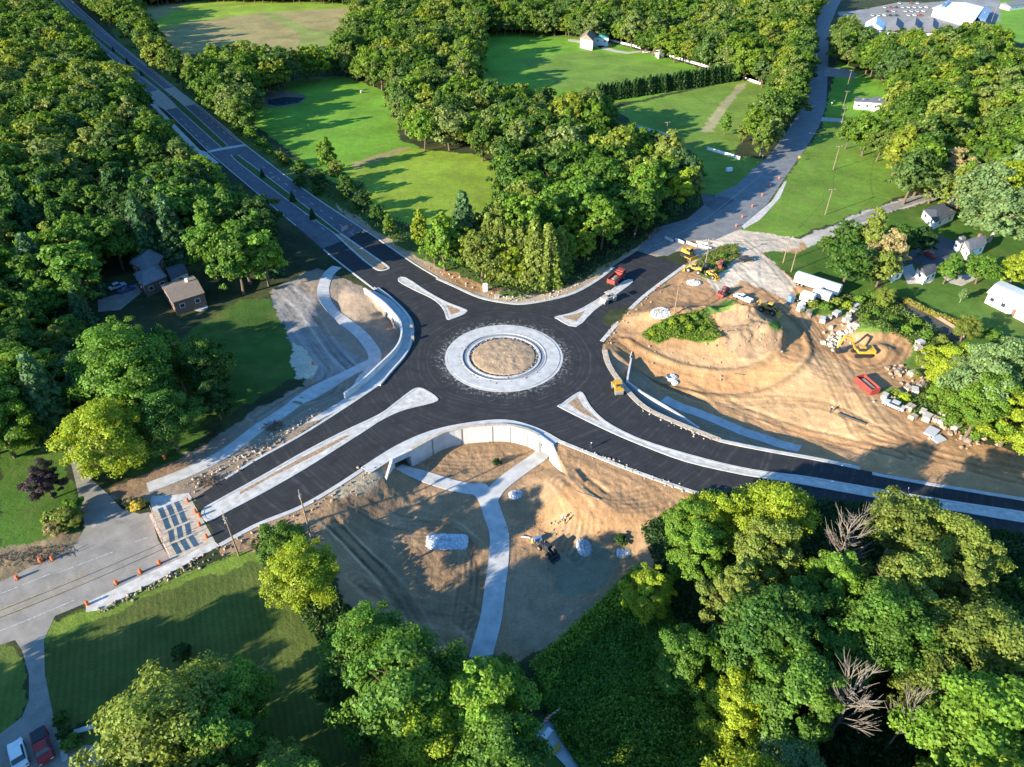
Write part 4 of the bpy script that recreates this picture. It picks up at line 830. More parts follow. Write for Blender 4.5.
for i in np.nonzero(keep >= 0)[0]:
    d = np.hypot(P_[:, 0] - cand[i, 0], P_[:, 1] - cand[i, 1])
    if (d < P_[:, 2] * .8 + 1.5).any(): keep[i] = -1
# keep trunks off the roads: test their feet
ROADS_PX = [[(47, -6), (152, 97), (206, 151), (296, 228), (341, 266), (378, 292), (442, 280), (366, 227), (240, 137), (165, 76), (64, -10)],
            [(630, 255), (655, 225), (717, 190), (768, 153), (797, 111), (812, 60), (820, -6), (850, -6), (834, 66), (822, 130), (784, 182), (742, 232)],
            [(690, 484), (843, 508), (1060, 536), (1060, 560), (920, 535), (785, 514), (694, 497)],
            [(-50, 500), (75, 549), (95, 524), (60, 400), (40, 395), (130, 490), (230, 556), (50, 650), (60, 745), (-60, 800)]]
CLEAR = [[(925, 436), (985, 446), (1060, 452), (1060, 510), (900, 480)], [(135, 8), (200, 2), (350, 5), (352, 40), (275, 52), (215, 48), (172, 55), (150, 45)], [(248, 112), (262, 98), (300, 84), (345, 80), (392, 98), (398, 138), (425, 150), (478, 158), (507, 180), (500, 212), (440, 222), (400, 212), (355, 190), (300, 158)],
 [(475, 36), (560, 37), (610, 46), (735, 80), (640, 98), (600, 102), (530, 92), (490, 86)], [(618, 110), (740, 84), (770, 92), (765, 110), (742, 130), (733, 150), (758, 162), (728, 192), (702, 192), (690, 150), (640, 132)],
 [(385, 232), (400, 244), (438, 268), (470, 284), (505, 291), (545, 288), (575, 278), (600, 262), (640, 240), (660, 226), (700, 205), (760, 260), (640, 340), (420, 330), (350, 260)], [(838, 60), (890, 92), (896, 120), (845, 124), (836, 138), (846, 152), (878, 168), (912, 186), (880, 205), (800, 240), (741, 229), (806, 148)],
 [(268, 292), (312, 270), (420, 320), (340, 420), (110, 515), (60, 500), (180, 450), (250, 405), (300, 380)], [(868, 5), (1000, -8), (1000, 20), (930, 38), (862, 34)], [(40, 600), (262, 556), (300, 600), (330, 700), (290, 720), (150, 640), (60, 760), (0, 760)], [(300, 490), (500, 420), (700, 495), (630, 560), (520, 660), (470, 665), (345, 600)], [(945, 470), (700, 497), (640, 520), (700, 350), (940, 360)], [(540, 660), (636, 575), (700, 680), (740, 745), (560, 745)]]
for poly in ROADS_PX + CLEAR: keep[inpoly(fpx, fpy, poly)] = -1
ids = np.nonzero(keep >= 0)[0]; dep = depth(cand[ids, 0], cand[ids, 1], 0)
vis = (ppx[ids] > -45) & (ppx[ids] < 1070) & (ppy[ids] < 905)
order = ids[np.argsort(np.where(vis, dep, dep + 1e5))]
NOBJ = 296 - len(SPECIAL)
print('TREES', len(ids), 'visible', vis.sum())
tones = list(TONE)
used = set()
nm_left = lambda k: WOODS[k][0] == 'the left wood'
def tone_for(x, y, r):
    n = vnoise(np.array([x * .02 + 5]), np.array([y * .02]))[0]
    px, py = proj(x, y, 8)
    if px > 640 and py > 470: L_ = ['mid-green', 'fresh green', 'olive green', 'olive green', 'bright yellow-green', 'deep green', 'pale grey-green']
    elif px > 830: L_ = ['mid-green', 'fresh green', 'olive green', 'bright yellow-green', 'bright yellow-green', 'deep green', 'pale grey-green']
    elif px < 300: L_ = ['dark green', 'deep green', 'deep green', 'mid-green', 'mid-green', 'fresh green', 'olive green', 'blue-green']
    else: L_ = ['deep green', 'mid-green', 'fresh green', 'fresh green', 'olive green', 'bright yellow-green', 'mid-green', 'blue-green']
    return L_[int(r * len(L_)) % len(L_)]
for q, i in enumerate(order[:NOBJ]):
    X, Y, h, r1, r2 = cand[i]; tone = tone_for(X, Y, r1); x, y = proj(X, Y, h * .6); d_ = depth(X, Y, 0)
    if (tone == 'blue-green' or (nm_left(keep[i]) and r2 > .86)) and d_ < 420:
        lab = 'pointed conifer in %s, %d%% across, %d%% down' % (WOODS[keep[i]][0], round(x / 10.24), round(y / 7.67)); lab = lab if lab not in used else lab + ', behind'; used.add(lab)
        make_tree(X, Y, h * 1.05, rnd.uniform(.75, 1.0), CONH[q % 2], TR[1], 'deep green' if r1 < .5 else 'blue-green', lab, 'conifers in ' + WOODS[keep[i]][0], r2 * 6.28, 'conifer_tree'); continue
    lib = HI if d_ < 170 else MID; ki = rnd.randrange(len(lib)); word = {'round': 'round', 'tall': 'slim', 'wide': 'broad', 'thin': 'open-crowned'}[KINDS[ki % 5]]
    nm = WOODS[keep[i]][0]
    if 0 <= x <= 1024 and y <= 767: lab = '%s %s tree in %s, %d%% across, %d%% down' % (word, tone, nm, round(x / 10.24), round(y / 7.67))
    else: lab = '%s %s tree at the picture edge of %s' % (word, tone, nm)
    if len(lab.split()) > 15: lab = lab.replace(word + ' ', '')
    while lab in used: lab = lab + ', behind'
    used.add(lab)
    make_tree(X, Y, h, rnd.uniform(.95, 1.2), lib[ki], rnd.choice(TR), tone, lab, 'trees in ' + nm, r2 * 6.28)
# the far wood, and what stands outside the picture and shades it: one mass
rest = order[NOBJ:]
def shade(pa, pb, n, h, dist=None):
    A, B = atz(*pa), atz(*pb); o = []
    for k in range(n):
        p = A.lerp(B, (k + .5) / n) - D * (h / math.tan(SUN_EL) * (dist or .96)); o.append((p.x + rnd.uniform(-1, 1), p.y + rnd.uniform(-1, 1), h * rnd.uniform(.93, 1.05), rnd.random(), rnd.random()))
    return o
extra = shade((40, 680), (285, 602), 14, 19) + shade((40, 680), (285, 602), 14, 19, 1.06) + shade((30, 720), (330, 660), 12, 19) + shade((-10, 655), (20, 690), 2, 15) + shade((580, 655), (650, 590), 8, 19)
extra = [e for e in extra if not any(-100 < proj(e[0], e[1], e[2] * q_)[0] < 1124 and proj(e[0], e[1], e[2] * q_)[1] < 870 for q_ in (.3, .6, 1.)) or depth(e[0], e[1], 0) < 5]
rows = np.array([tuple(cand[i]) for i in rest] + extra)
def far_wood(rows):
    n = len(rows); me = bpy.data.meshes.new('woodland'); zz = [hz(r[0], r[1]) if r[1] < 250 else 0 for r in rows]
    me.vertices.add(n); me.vertices.foreach_set('co', np.stack([rows[:, 0], rows[:, 1], zz], 1).astype(np.float32).ravel())
    def attr(nm, ty, v):
        a = me.attributes.new(nm, ty, 'POINT'); a.data.foreach_set('value' if ty != 'FLOAT_VECTOR' else 'vector', v.ravel())
    s = np.stack([rows[:, 2] * (.95 + .3 * rows[:, 3]), rows[:, 2] * (.95 + .3 * rows[:, 3]), rows[:, 2]], 1).astype(np.float32)
    attr('sc', 'FLOAT_VECTOR', s); attr('rot', 'FLOAT', (rows[:, 4] * 6.28).astype(np.float32)); attr('var', 'INT', (np.arange(n) * 7 % 5).astype(np.int32))
    o = link('woodland', me); o['kind'] = 'stuff'; tag(o, 'far woods of mixed green trees filling the ground beyond the nearer trees', 'woodland')
    g = bpy.data.node_groups.new('woodland', 'GeometryNodeTree'); g.interface.new_socket('Geometry', in_out='INPUT', socket_type='NodeSocketGeometry'); g.interface.new_socket('Geometry', in_out='OUTPUT', socket_type='NodeSocketGeometry')
    N = g.nodes; K = g.links; gi = N.new('NodeGroupInput'); go = N.new('NodeGroupOutput'); jn = N.new('GeometryNodeJoinGeometry')
    def named(nm, ty): q = N.new('GeometryNodeInputNamedAttribute'); q.data_type = ty; q.inputs[0].default_value = nm; return q.outputs[0]
    sc = named('sc', 'FLOAT_VECTOR'); ro = named('rot', 'FLOAT'); va = named('var', 'INT'); cx = N.new('ShaderNodeCombineXYZ'); K.new(ro, cx.inputs[2])
    def source(meshes):
        # one small source mesh pair per kind, read as geometry by the node tree
        return meshes
    trees = [t for t in COL.objects if t.name.startswith('broadleaf_tree')]
    for v in range(5):
        cr = bpy.data.objects.new('crown', LO[v]); tk = bpy.data.objects.new('trunk', TR[v % 4])   # not linked: read only
        for ob in (cr, tk):
            cmp = N.new('FunctionNodeCompare'); cmp.data_type = 'INT'; cmp.operation = 'EQUAL'; K.new(va, cmp.inputs[2]); cmp.inputs[3].default_value = v
            oi = N.new('GeometryNodeObjectInfo'); oi.inputs[0].default_value = ob; oi.inputs['As Instance'].default_value = True
            ip = N.new('GeometryNodeInstanceOnPoints'); K.new(gi.outputs[0], ip.inputs['Points']); K.new(cmp.outputs[0], ip.inputs['Selection']); K.new(oi.outputs['Geometry'], ip.inputs['Instance'])
            K.new(cx.outputs[0], ip.inputs['Rotation']); K.new(sc, ip.inputs['Scale']); K.new(ip.outputs[0], jn.inputs[0])
    K.new(jn.outputs[0], go.inputs[0]); md = o.modifiers.new('woodland', 'NODES'); md.node_group = g
far_wood(rows)
# row of conifers along the far field
A, B = atz(597, 98, 2), atz(738, 76, 2); k = 44
for i in range(k):
    p = A.lerp(B, i / (k - 1)); x, y = proj(p.x, p.y, 3)
    ends = 'leftmost' if i == 0 else 'rightmost' if i == k - 1 else None
    make_tree(p.x + rnd.uniform(-.5, .5), p.y + rnd.uniform(-.5, .5), rnd.uniform(8.5, 10.5), .9, CONL[i % 2], TR[0], 'dark green', ('%s dark conifer of the long row between the two far fields' % ends) if ends else 'small dark conifer in the long row between the far fields, %.1f percent across' % (x / 10.24), 'conifers in the row between the fields', rnd.uniform(0, 6), 'conifer_tree')
for x, y, h, lab in ((28, 225, 17, 'tall blue-green conifer at the left edge of the wood'), (50, 205, 16, 'blue-green conifer left of the shaded house'), (115, 200, 17, 'broad conifer above the shaded house'), (135, 195, 16, 'conifer just right of the broad one above the shaded house'),
                     (489, 240, 15, 'pointed spruce left of the tall pair above the roundabout'), (500, 250, 17, 'tall dark spruce third from the left above the roundabout'), (510, 256, 15, 'narrow spruce fourth from the left above the roundabout'), (478, 236, 13, 'leftmost spruce above the roundabout'), (548, 256, 17, 'tall spruce on the right side of the group above the roundabout'), (560, 252, 14, 'rightmost spruce above the roundabout'), (520, 256, 15, 'dark pointed spruce at the edge of the wood above the roundabout'), (534, 254, 18, 'taller pointed spruce beside the first above the roundabout'), (672, 190, 15, 'dark spruce at the right end of the middle wood'), (690, 185, 14, 'dark spruce nearest the north road'),
                     (700, 52, 9, 'silvery spruce at the far end of the white fence'), (708, 55, 9, 'silvery spruce right of the first by the white fence'), (748, 66, 8, 'silvery spruce near the north road'), (694, 46, 8, 'silvery spruce behind the small white building')):
    p = atz(x, y, h * .5); make_tree(p.x, p.y, h * 1.15, .85, (CONH if depth(p.x, p.y, 0) < 300 else CONL)[0], TR[1], ('olive green' if 'spruce' in lab and 'roundabout' in lab else 'blue-green') if 'silver' not in lab else 'pale grey-green', lab, None, rnd.uniform(0, 6), 'conifer_tree')
for x, y, h in ((262, 173, 3.5), (292, 196, 4), (312, 213, 4), (113, 49, 3), (127, 61, 4), (141, 73, 3)):
    p = atz(x, y, h * .5); make_tree(p.x, p.y, h, 1.0, CONL[0], TR[0], 'dark green', 'small dark tree on the highway median, %d percent across' % round(x / 10.24), 'small trees on the highway median', 1., 'conifer_tree')
# shrubs
SH = [(x, y, h, tone, w_) for x, y, h, tone, w_ in [
 (812, 304, 2.5, 'olive green', 'storage yard'), (824, 308, 3, 'mid-green', 'storage yard'), (836, 303, 3, 'olive green', 'storage yard'), (846, 306, 2.5, 'bright yellow-green', 'storage yard'), (828, 298, 2, 'fresh green', 'storage yard'), (858, 300, 3, 'fresh green', 'storage yard'), (798, 297, 2, 'olive green', 'storage yard'),
 (870, 296, 3.5, 'mid-green', 'storage yard'), (880, 303, 3, 'fresh green', 'storage yard'), (866, 318, 2, 'fresh green', 'soil bank'), (875, 312, 2, 'mid-green', 'soil bank'), (893, 320, 2.5, 'mid-green', 'soil bank'), (905, 330, 2.5, 'fresh green', 'soil bank'), (915, 322, 2.5, 'fresh green', 'soil bank'),
 (925, 335, 3, 'mid-green', 'lawn hedge'), (940, 340, 3, 'olive green', 'lawn hedge'), (930, 352, 3, 'bright yellow-green', 'lawn hedge'), (922, 362, 3, 'olive green', 'rubble yard'), (932, 375, 4, 'bright yellow-green', 'rubble yard'), (915, 375, 2, 'olive green', 'rubble yard'), (895, 392, 2, 'olive green', 'rubble yard'), (905, 398, 2, 'bright yellow-green', 'rubble yard'), (935, 395, 4, 'fresh green', 'rubble yard'), (950, 410, 4, 'fresh green', 'rubble yard'),
 (652, 333, 1.8, 'bright yellow-green', 'green mound'), (662, 327, 2, 'fresh green', 'green mound'), (672, 322, 1.8, 'bright yellow-green', 'green mound'), (683, 320, 2, 'bright yellow-green', 'green mound'), (694, 318, 2, 'fresh green', 'green mound'), (690, 328, 1.8, 'bright yellow-green', 'green mound'), (703, 330, 2, 'fresh green', 'green mound'), (712, 335, 1.8, 'olive green', 'green mound'), (648, 338, 1.4, 'olive green', 'green mound'), (660, 338, 1.4, 'fresh green', 'green mound'), (678, 333, 1.4, 'fresh green', 'green mound'),
 (735, 250, 2, 'olive green', 'weedy island by the yard entrance'), (722, 256, 1.8, 'fresh green', 'weedy island by the yard entrance'), (712, 262, 1.8, 'olive green', 'weedy island by the yard entrance'), (703, 268, 1.6, 'bright yellow-green', 'weedy island by the yard entrance'), (718, 264, 2, 'tan-leaved', 'weedy island by the yard entrance'),
 (130, 503, 2, 'tan-leaved', 'side road corner'), (138, 506, 2.2, 'golden', 'side road corner'), (58, 520, 3.5, 'olive green', 'side road corner'), (76, 508, 3, 'mid-green', 'side road corner'), (54, 530, 3, 'tan-leaved', 'side road corner'),
 (62, 718, 2, 'deep green', 'drive at the bottom left'), (66, 735, 2.2, 'dark green', 'drive at the bottom left'), (72, 745, 2, 'mid-green', 'drive at the bottom left'), (182, 655, 3, 'dark green', 'lower left lawn'),
 (497, 463, 1.6, 'dark green', 'dirt basin'), (620, 540, 2.2, 'dark green', 'pool of mud'), (560, 205, 3, 'mid-green', 'wood edge'),
 (258, 143, 3, 'fresh green', 'highway verge'), (270, 150, 3, 'fresh green', 'highway verge'), (285, 160, 3.5, 'olive green', 'highway verge'), (246, 131, 3.5, 'fresh green', 'highway verge'), (235, 122, 3.5, 'bright yellow-green', 'highway verge'), (300, 182, 4, 'deep green', 'highway verge'), (318, 190, 4, 'deep green', 'highway verge'), (345, 196, 3.5, 'mid-green', 'highway verge'), (358, 205, 3.5, 'mid-green', 'highway verge'), (360, 185, 3.5, 'pale grey-green', 'highway verge'), (350, 183, 3.5, 'pale grey-green', 'highway verge'),
 (1010, 300, 3, 'fresh green', 'white-roofed building'), (1005, 345, 3.5, 'deep green', 'white-roofed building'), (990, 335, 3.5, 'mid-green', 'white-roofed building')]]
for x, y, h, tone, w_ in SH:
    p = at(x, y + h * 1.2); t = make_tree(p.x, p.y, h, rnd.uniform(.95, 1.3), SHR[rnd.randrange(4)], TR[0], tone, '%s shrub, %s, %.1f%% across, %.1f%% down' % (tone, w_, x / 10.24, y / 7.67), 'shrubs by the ' + w_, rnd.uniform(0, 6), 'shrub'); t['category'] = 'shrub'
# clipped yellow hedge bordering the lawn on the right
hp = [at(*q) for q in ((904, 302), (918, 309), (932, 316), (946, 321), (963, 329))]
def hedge_mesh(pts, w, h, n, seed):
    rs = np.random.RandomState(seed); P = np.array([[p.x, p.y, p.z] for p in smooth(pts, n=8)]); k = rs.randint(0, len(P), n); c = P[k] + np.stack([rs.uniform(-w, w, n), rs.uniform(-w, w, n), np.zeros(n)], 1)
    c[:, 2] += h * rs.uniform(.1, 1, n) ** .6; V, F = quads_from(c, rs.normal(size=(n, 3)) / 1.7, .35, rs); me = npmesh('foliage', V, F, ['leaf'])
    a = me.attributes.new('leaf', 'FLOAT', 'POINT'); a.data.foreach_set('value', rs.rand(4 * n).astype(np.float32)); return me
hd = thing('hedge', 'clipped yellow-green hedge along the edge of the right-hand lawn', 'hedge', (0, 0, 0)); c = link('foliage', hedge_mesh(hp, .9, 1.3, 2600, 1), hd); c.color = (.28, .25, .05, 1)
# ------------------------------------------------------------ buildings
def wallbox(t, quad, h, m, name='wall', z0=-.3):
    P = [Vector((p[0], p[1])) for p in quad]; c = sum(P, Vector((0, 0))) / 4; P = [c + (p - c) * .93 for p in P]
    return obj(name, MB().prism(P, z0, h - .02), m, t)
def building(quad_px, h, roof, rm, wm, label, cat='house', rh=2., wins=3, name=None, group=None, door=True, chimney=None):
    """quad_px: eave corners in the photograph, taken at height h; the ridge runs along side 0-1"""
    Q = [atz(x, y, h) for x, y in quad_px]; c = sum(Q, Vector()) / 4; c.z = 0; base = hz(c.x, c.y)
    t = thing(name or cat.replace(' ', '_'), label, cat, (c.x, c.y, 0), 0, group); q = [p - Vector((c.x, c.y, 0)) for p in Q]
    if (q[1] - q[0]).cross(q[2] - q[1]).z < 0: q = [q[1], q[0], q[3], q[2]]
    wallbox(t, q, h, wm)
    z = Vector((0, 0, 1)); mb = MB()
    if roof == 'flat':
        mb.prism([p.xy for p in q], h, h + .35); r = obj('roof', mb, rm, t)
        cc = (q[0] + q[2]) / 2; obj('roof_unit', MB().box((cc.x * .5, cc.y * .5, h + .7), (1.6, 1.2, .7), .3), 'steel', r)
    else:
        m1, m2 = (q[0] + q[3]) / 2, (q[1] + q[2]) / 2; ins = .0 if roof == 'gable' else .28
        r1 = m1.lerp(m2, ins) + z * rh; r2 = m2.lerp(m1, ins) + z * rh; lo = [p - z * .18 for p in q]
        mb.add(q + [r1, r2] + lo, [(0, 1, 5, 4), (2, 3, 4, 5), (3, 0, 4), (1, 2, 5), (9, 8, 7, 6), (0, 6, 7, 1), (1, 7, 8, 2), (2, 8, 9, 3), (3, 9, 6, 0)])
        r = obj('roof', mb, rm, t)
        if roof == 'gable':
            g = MB()
            for a, b, rr in ((q[0], q[3], r1), (q[1], q[2], r2)):
                k = c * 0; a2, b2, r3 = (k + (v - k) * .94 for v in (a, b, rr)); a2.z = b2.z = h; r3.z = h + rh * .9; g.add([a2, b2, r3], [(0, 1, 2)])
            obj('gable', g, wm, t)
    if chimney:
        pz = q[0].lerp(q[1], .3).lerp(q[3].lerp(q[2], .3), .4); obj('chimney', MB().box((pz.x, pz.y, h + rh * .7), (.8, .8, 2.2), .2), chimney, r)
    for a, b in ((q[0], q[1]), (q[3], q[2]), (q[0], q[3]), (q[1], q[2])):
        mid_ = (a + b) / 2; n_ = mid_.copy(); n_.z = 0
        d = (b - a).normalized(); nn = Vector((d.y, -d.x, 0)); nn = nn if nn.dot(n_) > 0 else -nn
        if nn.dot(-c) < 0 and c.length > 1 and nn.dot(Vector((-c.x, -c.y, 0)).normalized()) < -.2: continue
        L_ = (b - a).length; k = max(1, min(wins, int(L_ / 3)))
        for i in range(k):
            p = a.lerp(b, (i + .5) / k); wc = p * .93; wc = Vector((wc.x, wc.y, 0)) + nn * .03
            isd = door and i == k // 2 and (a - q[0]).length < .01 and (b - q[1]).length < .01
            rz = math.atan2(d.y, d.x)
            if isd: obj('door', MB().box((wc.x, wc.y, 1.05), (1.0, .08, 2.1), rz), 'brick', t)
            else:
                f = obj('window', MB().box((wc.x, wc.y, h * .55), (1.35, .08, 1.25), rz), 'white_paint', t); obj('pane', MB().box((wc.x + nn.x * .03, wc.y + nn.y * .03, h * .55), (1.15, .06, 1.05), rz), 'glass', f)
    return t
building([(160, 285), (193, 275), (204.7, 292.7), (172, 303)], 4, 'gable', 'roof_brown', 'brick', 'brown-roofed garage standing in sun among the trees of the left wood', 'house', 1.2, chimney='siding')
building([(129, 262), (146, 246), (164, 256), (150, 274)], 4, 'hip', 'roof_grey', 'brick', 'shaded grey hip-roofed house left of the brown-roofed garage', 'house', 2.2)
building([(133, 274), (156, 262), (167, 276), (143, 286)], 3.8, 'hip', 'roof_grey', 'brick', 'lower brick wing of the shaded house with grey hipped roof', 'house', 1.8)
building([(165, 268), (182, 263), (188, 272), (171, 279)], 3, 'gable', 'roof_dark', 'siding', 'small dark-roofed shed between the shaded house and the brown-roofed garage', 'shed', .8, 1, door=False)
building([(855, 98), (873, 99), (873, 103), (855, 102)], 3.4, 'flat', 'roof_grey', 'white_paint', 'left low part of the white flat-roofed house by the north road', 'house', wins=2)
building([(873, 97), (888, 99), (889, 104.5), (872, 103)], 3.8, 'flat', 'roof_grey', 'white_paint', 'right part of the white flat-roofed house, with roof unit, by the north road', 'house', wins=3)
building([(580, 38), (585, 30.5), (597, 33), (593, 41)], 6, 'gable', 'roof_brown', 'siding', 'pale barn with tan gable roof at the far edge of the field', 'barn', 3, 2)
building([(594, 37), (596, 31), (609, 32.5), (609, 38)], 5, 'gable', 'roof_green', 'siding', 'teal-roofed extension behind the pale barn', 'barn', 1.5, 2)
building([(655, 50), (661, 49), (665, 52), (659, 54)], 3, 'gable', 'roof_white', 'white_paint', 'small white shed beside the far white fence', 'shed', 1, 1, door=False)
building([(700, 43), (708, 42), (712, 46), (703, 48)], 3, 'gable', 'roof_white', 'siding', 'blue-white cottage among the trees near the top of the north road', 'house', 1.5, 1)
building([(768, 52), (775, 51), (777, 55), (770, 56)], 3, 'gable', 'roof_white', 'siding', 'small pale house half hidden in the trees left of the north road', 'house', 1.5, 1)
building([(987, 292), (1001, 280), (1050, 301), (1036, 316)][:1] + [(1036, 316), (1050, 301), (1001, 280)], 3.2, 'gable', 'roof_white', 'siding', 'long building with a bright white roof on the lawn at the right edge', 'building', .7, 4)
building([(964, 241), (980, 235), (987, 243), (970, 252)], 3.4, 'gable', 'roof_grey', 'white_paint', 'white gabled house with grey roof right of the dark forecourt', 'house', 1.6, 2, chimney='brick')
building([(956, 240), (963, 236), (967, 240), (960, 244)], 3.0, 'flat', 'roof_dark', 'white_paint', 'dark-roofed porch on the left of the white gabled house', 'house', 1, 1, door=False)
building([(917, 267), (930, 264), (938, 270), (926, 276)], 3, 'gable', 'roof_dark', 'white_paint', 'small white building with dark roof below the dark forecourt', 'house', 1, 2)
building([(923, 209), (944, 202), (957, 212), (936, 222)], 3, 'hip', 'roof_dark', 'siding', 'house with a broad near-black roof beside the side road', 'house', 1.2, 2)
building([(969, 203), (979, 189), (996, 191), (1000, 202)], 3.6, 'hip', 'roof_grey', 'siding', 'house with grey hipped roof below the pale trees at the right', 'house', 1.8, 2)
building([(888, 269), (898, 265), (904, 270), (894, 275)], 2.6, 'gable', 'roof_white', 'white_paint', 'small white shed under the tan-tinted tree', 'shed', .8, 1, door=False)
building([(932, 8), (948, 2), (984, 7), (975, 20)], 6, 'gable', 'roof_white', 'white_paint', 'large white-roofed store building at the top right', 'store', 1.5, 5)
building([(978, 18), (985, 7), (991, 10), (986, 20)], 5, 'flat', 'tarp_blue', 'tarp_blue', 'blue end block of the large white store at the top right', 'store', 1, 1)
building([(941, 6), (948, 0), (951, 1), (945, 7)], 7, 'flat', 'tarp_blue', 'tarp_blue', 'blue entrance block at the left of the large white store', 'store', 1, 1)
for (a, b, lab, m) in (((864, 26), (884, 30), 'left unit of the grey-roofed row building at the top right', 'roof_white'), ((885, 27), (903, 31), 'second unit of the grey-roofed row building at the top right', 'roof_grey'), ((904, 27), (922, 31), 'third unit of the grey-roofed row building at the top right', 'roof_grey'), ((923, 27), (938, 32), 'rightmost unit of the grey-roofed row building at the top right', 'roof_grey')):
    building([(a[0], b[1]), (a[0] + 2, a[1] - 4), (b[0] + 1, a[1] - 4), (b[0], b[1])], 5, 'gable', m, 'siding', lab, 'shop', 4, 2)
building([(1000, 3), (1030, -2), (1040, 2), (1010, 6)], 4, 'gable', 'roof_grey', 'siding', 'grey-roofed building beyond the white store at the top right corner', 'building', 1.5, 2)
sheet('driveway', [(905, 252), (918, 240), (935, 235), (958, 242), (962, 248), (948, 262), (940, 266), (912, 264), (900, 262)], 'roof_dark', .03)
sheet('patio', [(900, 268), (912, 264), (916, 272), (936, 278), (930, 283), (908, 284)], 'patio', .03); sheet('patio', [(943, 277), (970, 274), (976, 279), (962, 286), (950, 283)], 'gravel_drive', .03)
sheet('patio', [(938, 192), (958, 189), (976, 192), (968, 206), (955, 208), (945, 203)], 'gravel_drive', .04); sheet('patio', [(187, 296), (204, 293), (208, 308), (200, 312), (176, 304)], 'patio', .03)
sheet('driveway', [(598, 46), (602, 45.6), (616, 50), (628, 52), (642, 50.4), (658, 52), (656, 54), (642, 52), (628, 53.8), (614, 52), (598, 48)], 'gravel_drive', .03)
sheet('patio', [(568, 39), (582, 40), (600, 44), (610, 42), (612, 45), (600, 48), (580, 43), (568, 41)], 'gravel_drive', .03)
sheet('pond', [(240, 97), (256, 92), (285, 90), (308, 96), (300, 104), (278, 108), (256, 106), (240, 103)], 'pond_mud', .03)
sheet('pond', [(268, 100), (285, 97), (305, 98), (298, 103), (278, 106), (268, 104)], 'water', .05)
def local_sheet(name, px, m, z): 
    P = [at(*q) for q in px]; return struct(name, MB().prism([p.xy for p in P], min(p.z for p in P) - .3, max(p.z for p in P) + z), m)
# fences
def fence(px, label, h=1.5, m='white_paint', gap=5):
    pts = [at(*p) for p in px]; o = pts[0]; t = thing('fence', label, 'fence', o)
    for i in range(len(pts) - 1):
        a, b = pts[i] - o, pts[i + 1] - o; d = b - a; L_ = d.length; rz = math.atan2(d.y, d.x); c = (a + b) / 2
        obj('panel', MB().box((c.x, c.y, h * .52), (L_, .08, h * .82), rz), m, t)
        for k in range(max(2, int(L_ / gap))): p = a.lerp(b, k / max(1, int(L_ / gap) - 1)); obj('post', MB().box((p.x, p.y, h / 2), (.16, .16, h * 1.06), rz), m, t)
fence([(609, 41), (641, 49)], 'long white fence beside the barn lane at the far field'); fence([(655, 53), (680, 60), (702, 66.5), (715, 71)], 'white fence running from the small shed down to the conifer row'); fence([(735, 77), (743, 79), (760, 85)], 'short white fence right of the conifer row')
fence([(634, 127), (669.5, 137.5)], 'left white fence below the conifer-lined field'); fence([(707, 150), (739.5, 160)], 'white fence ending beside the north road', gap=4)
fence([(905, 303), (930, 315), (952, 328), (964, 338)], 'grey fence below the clipped hedge on the right', 1.2, 'wood_pole')
# ------------------------------------------------------------ poles and wires
def pole(bx, by, tx, ty, label, arms=1, trans=False, group='utility poles', h=None):
    B = at(bx, by)
    if h is None:
        h = 5.
        while h < 14 and proj(B.x, B.y, B.z + h)[1] > ty: h += .1
    rz = SHADE_AZ * -1 + R(90) + R(80) if by > 400 else R(12); t = thing('utility_pole', label, 'utility pole', B, rz, group)
    obj('pole', MB().tube([(0, 0, -.3), (0, 0, h)], [.17, .11], 10), 'wood_pole', t)
    for k in range(arms):
        z = h - .35 - .9 * k; c = obj('crossarm', MB().box((0, .14, z), (2.4, .12, .14)), 'wood_pole', t)
        for x in (-1.05, -.4, .4, 1.05): obj('insulator', MB().cyl((x, .14, z + .16), .06, .2, 8), 'siding', c)
    if trans: obj('transformer', MB().cyl((.35, 0, h - 1.9), .26, .9, 12), 'steel', t)
    return B + Vector((0, 0, h - .3))
T1 = pole(239, 556, 225, 514, 'wooden utility pole with crossarms at the kerb beside the milled paving', 2, True)
T2 = pole(311, 537, 303, 490, 'wooden utility pole rising behind the tree at the lower road edge', 0, True)
T3 = pole(674, 315, 678, 287, 'bare wooden pole in the construction yard next to the green mound', 0)
T4 = pole(705, 266, 708.5, 239, 'pale pole in the weedy island beside the yellow machines', 1)
T5 = pole(783, 263, 787, 237, 'utility pole with crossarm beside the gravel entrance', 1)
T6 = pole(791, 272, 795, 252, 'short leaning stub pole beside the white trailer', 0)
T7 = pole(825, 215, 831, 189, 'pale pole on the lawn nearest the side road', 1); T8 = pole(833, 170, 837.5, 146, 'pale pole on the upper lawn right of the north road', 1)
T9 = pole(840, 128, 844, 118, 'pole beside the gravel drive of the white house', 1, h=9); T10 = pole(842, 111, 847, 91, 'pole left of the white flat-roofed house', 1)
T11 = pole(846, 91, 850, 70, 'pole at the short drive off the north road', 1); T12 = pole(666, 135, 666, 122, 'single pole with dark top in the far field', 1); T13 = pole(906, 94, 908, 85, 'pole standing in the wood right of the white house', 1, h=12)
T14 = pole(990, 25, 999, 2, 'tall pale pole beside the white store', 1)
def wire(a, b, sag, label, off=0, n=14):
    pts = [a.lerp(b, i / n) + Vector((0, 0, -sag * 4 * (i / n) * (1 - i / n) + off)) for i in range(n + 1)]
    tag(obj('overhead_wire', MB().tube(pts, .035, 4), 'rubber'), label, 'wire', 'overhead wires')
wd = Vector((D.x, D.y, 0))
far_l = atz(-180, 690, 8); wire(T1, Vector((far_l.x, far_l.y, T1.z)), 1.2, 'upper overhead wire running left from the pole beside the milled paving'); wire(T1, Vector((far_l.x, far_l.y, T1.z)), 1.6, 'lower overhead wire running left from the pole beside the milled paving', -1)
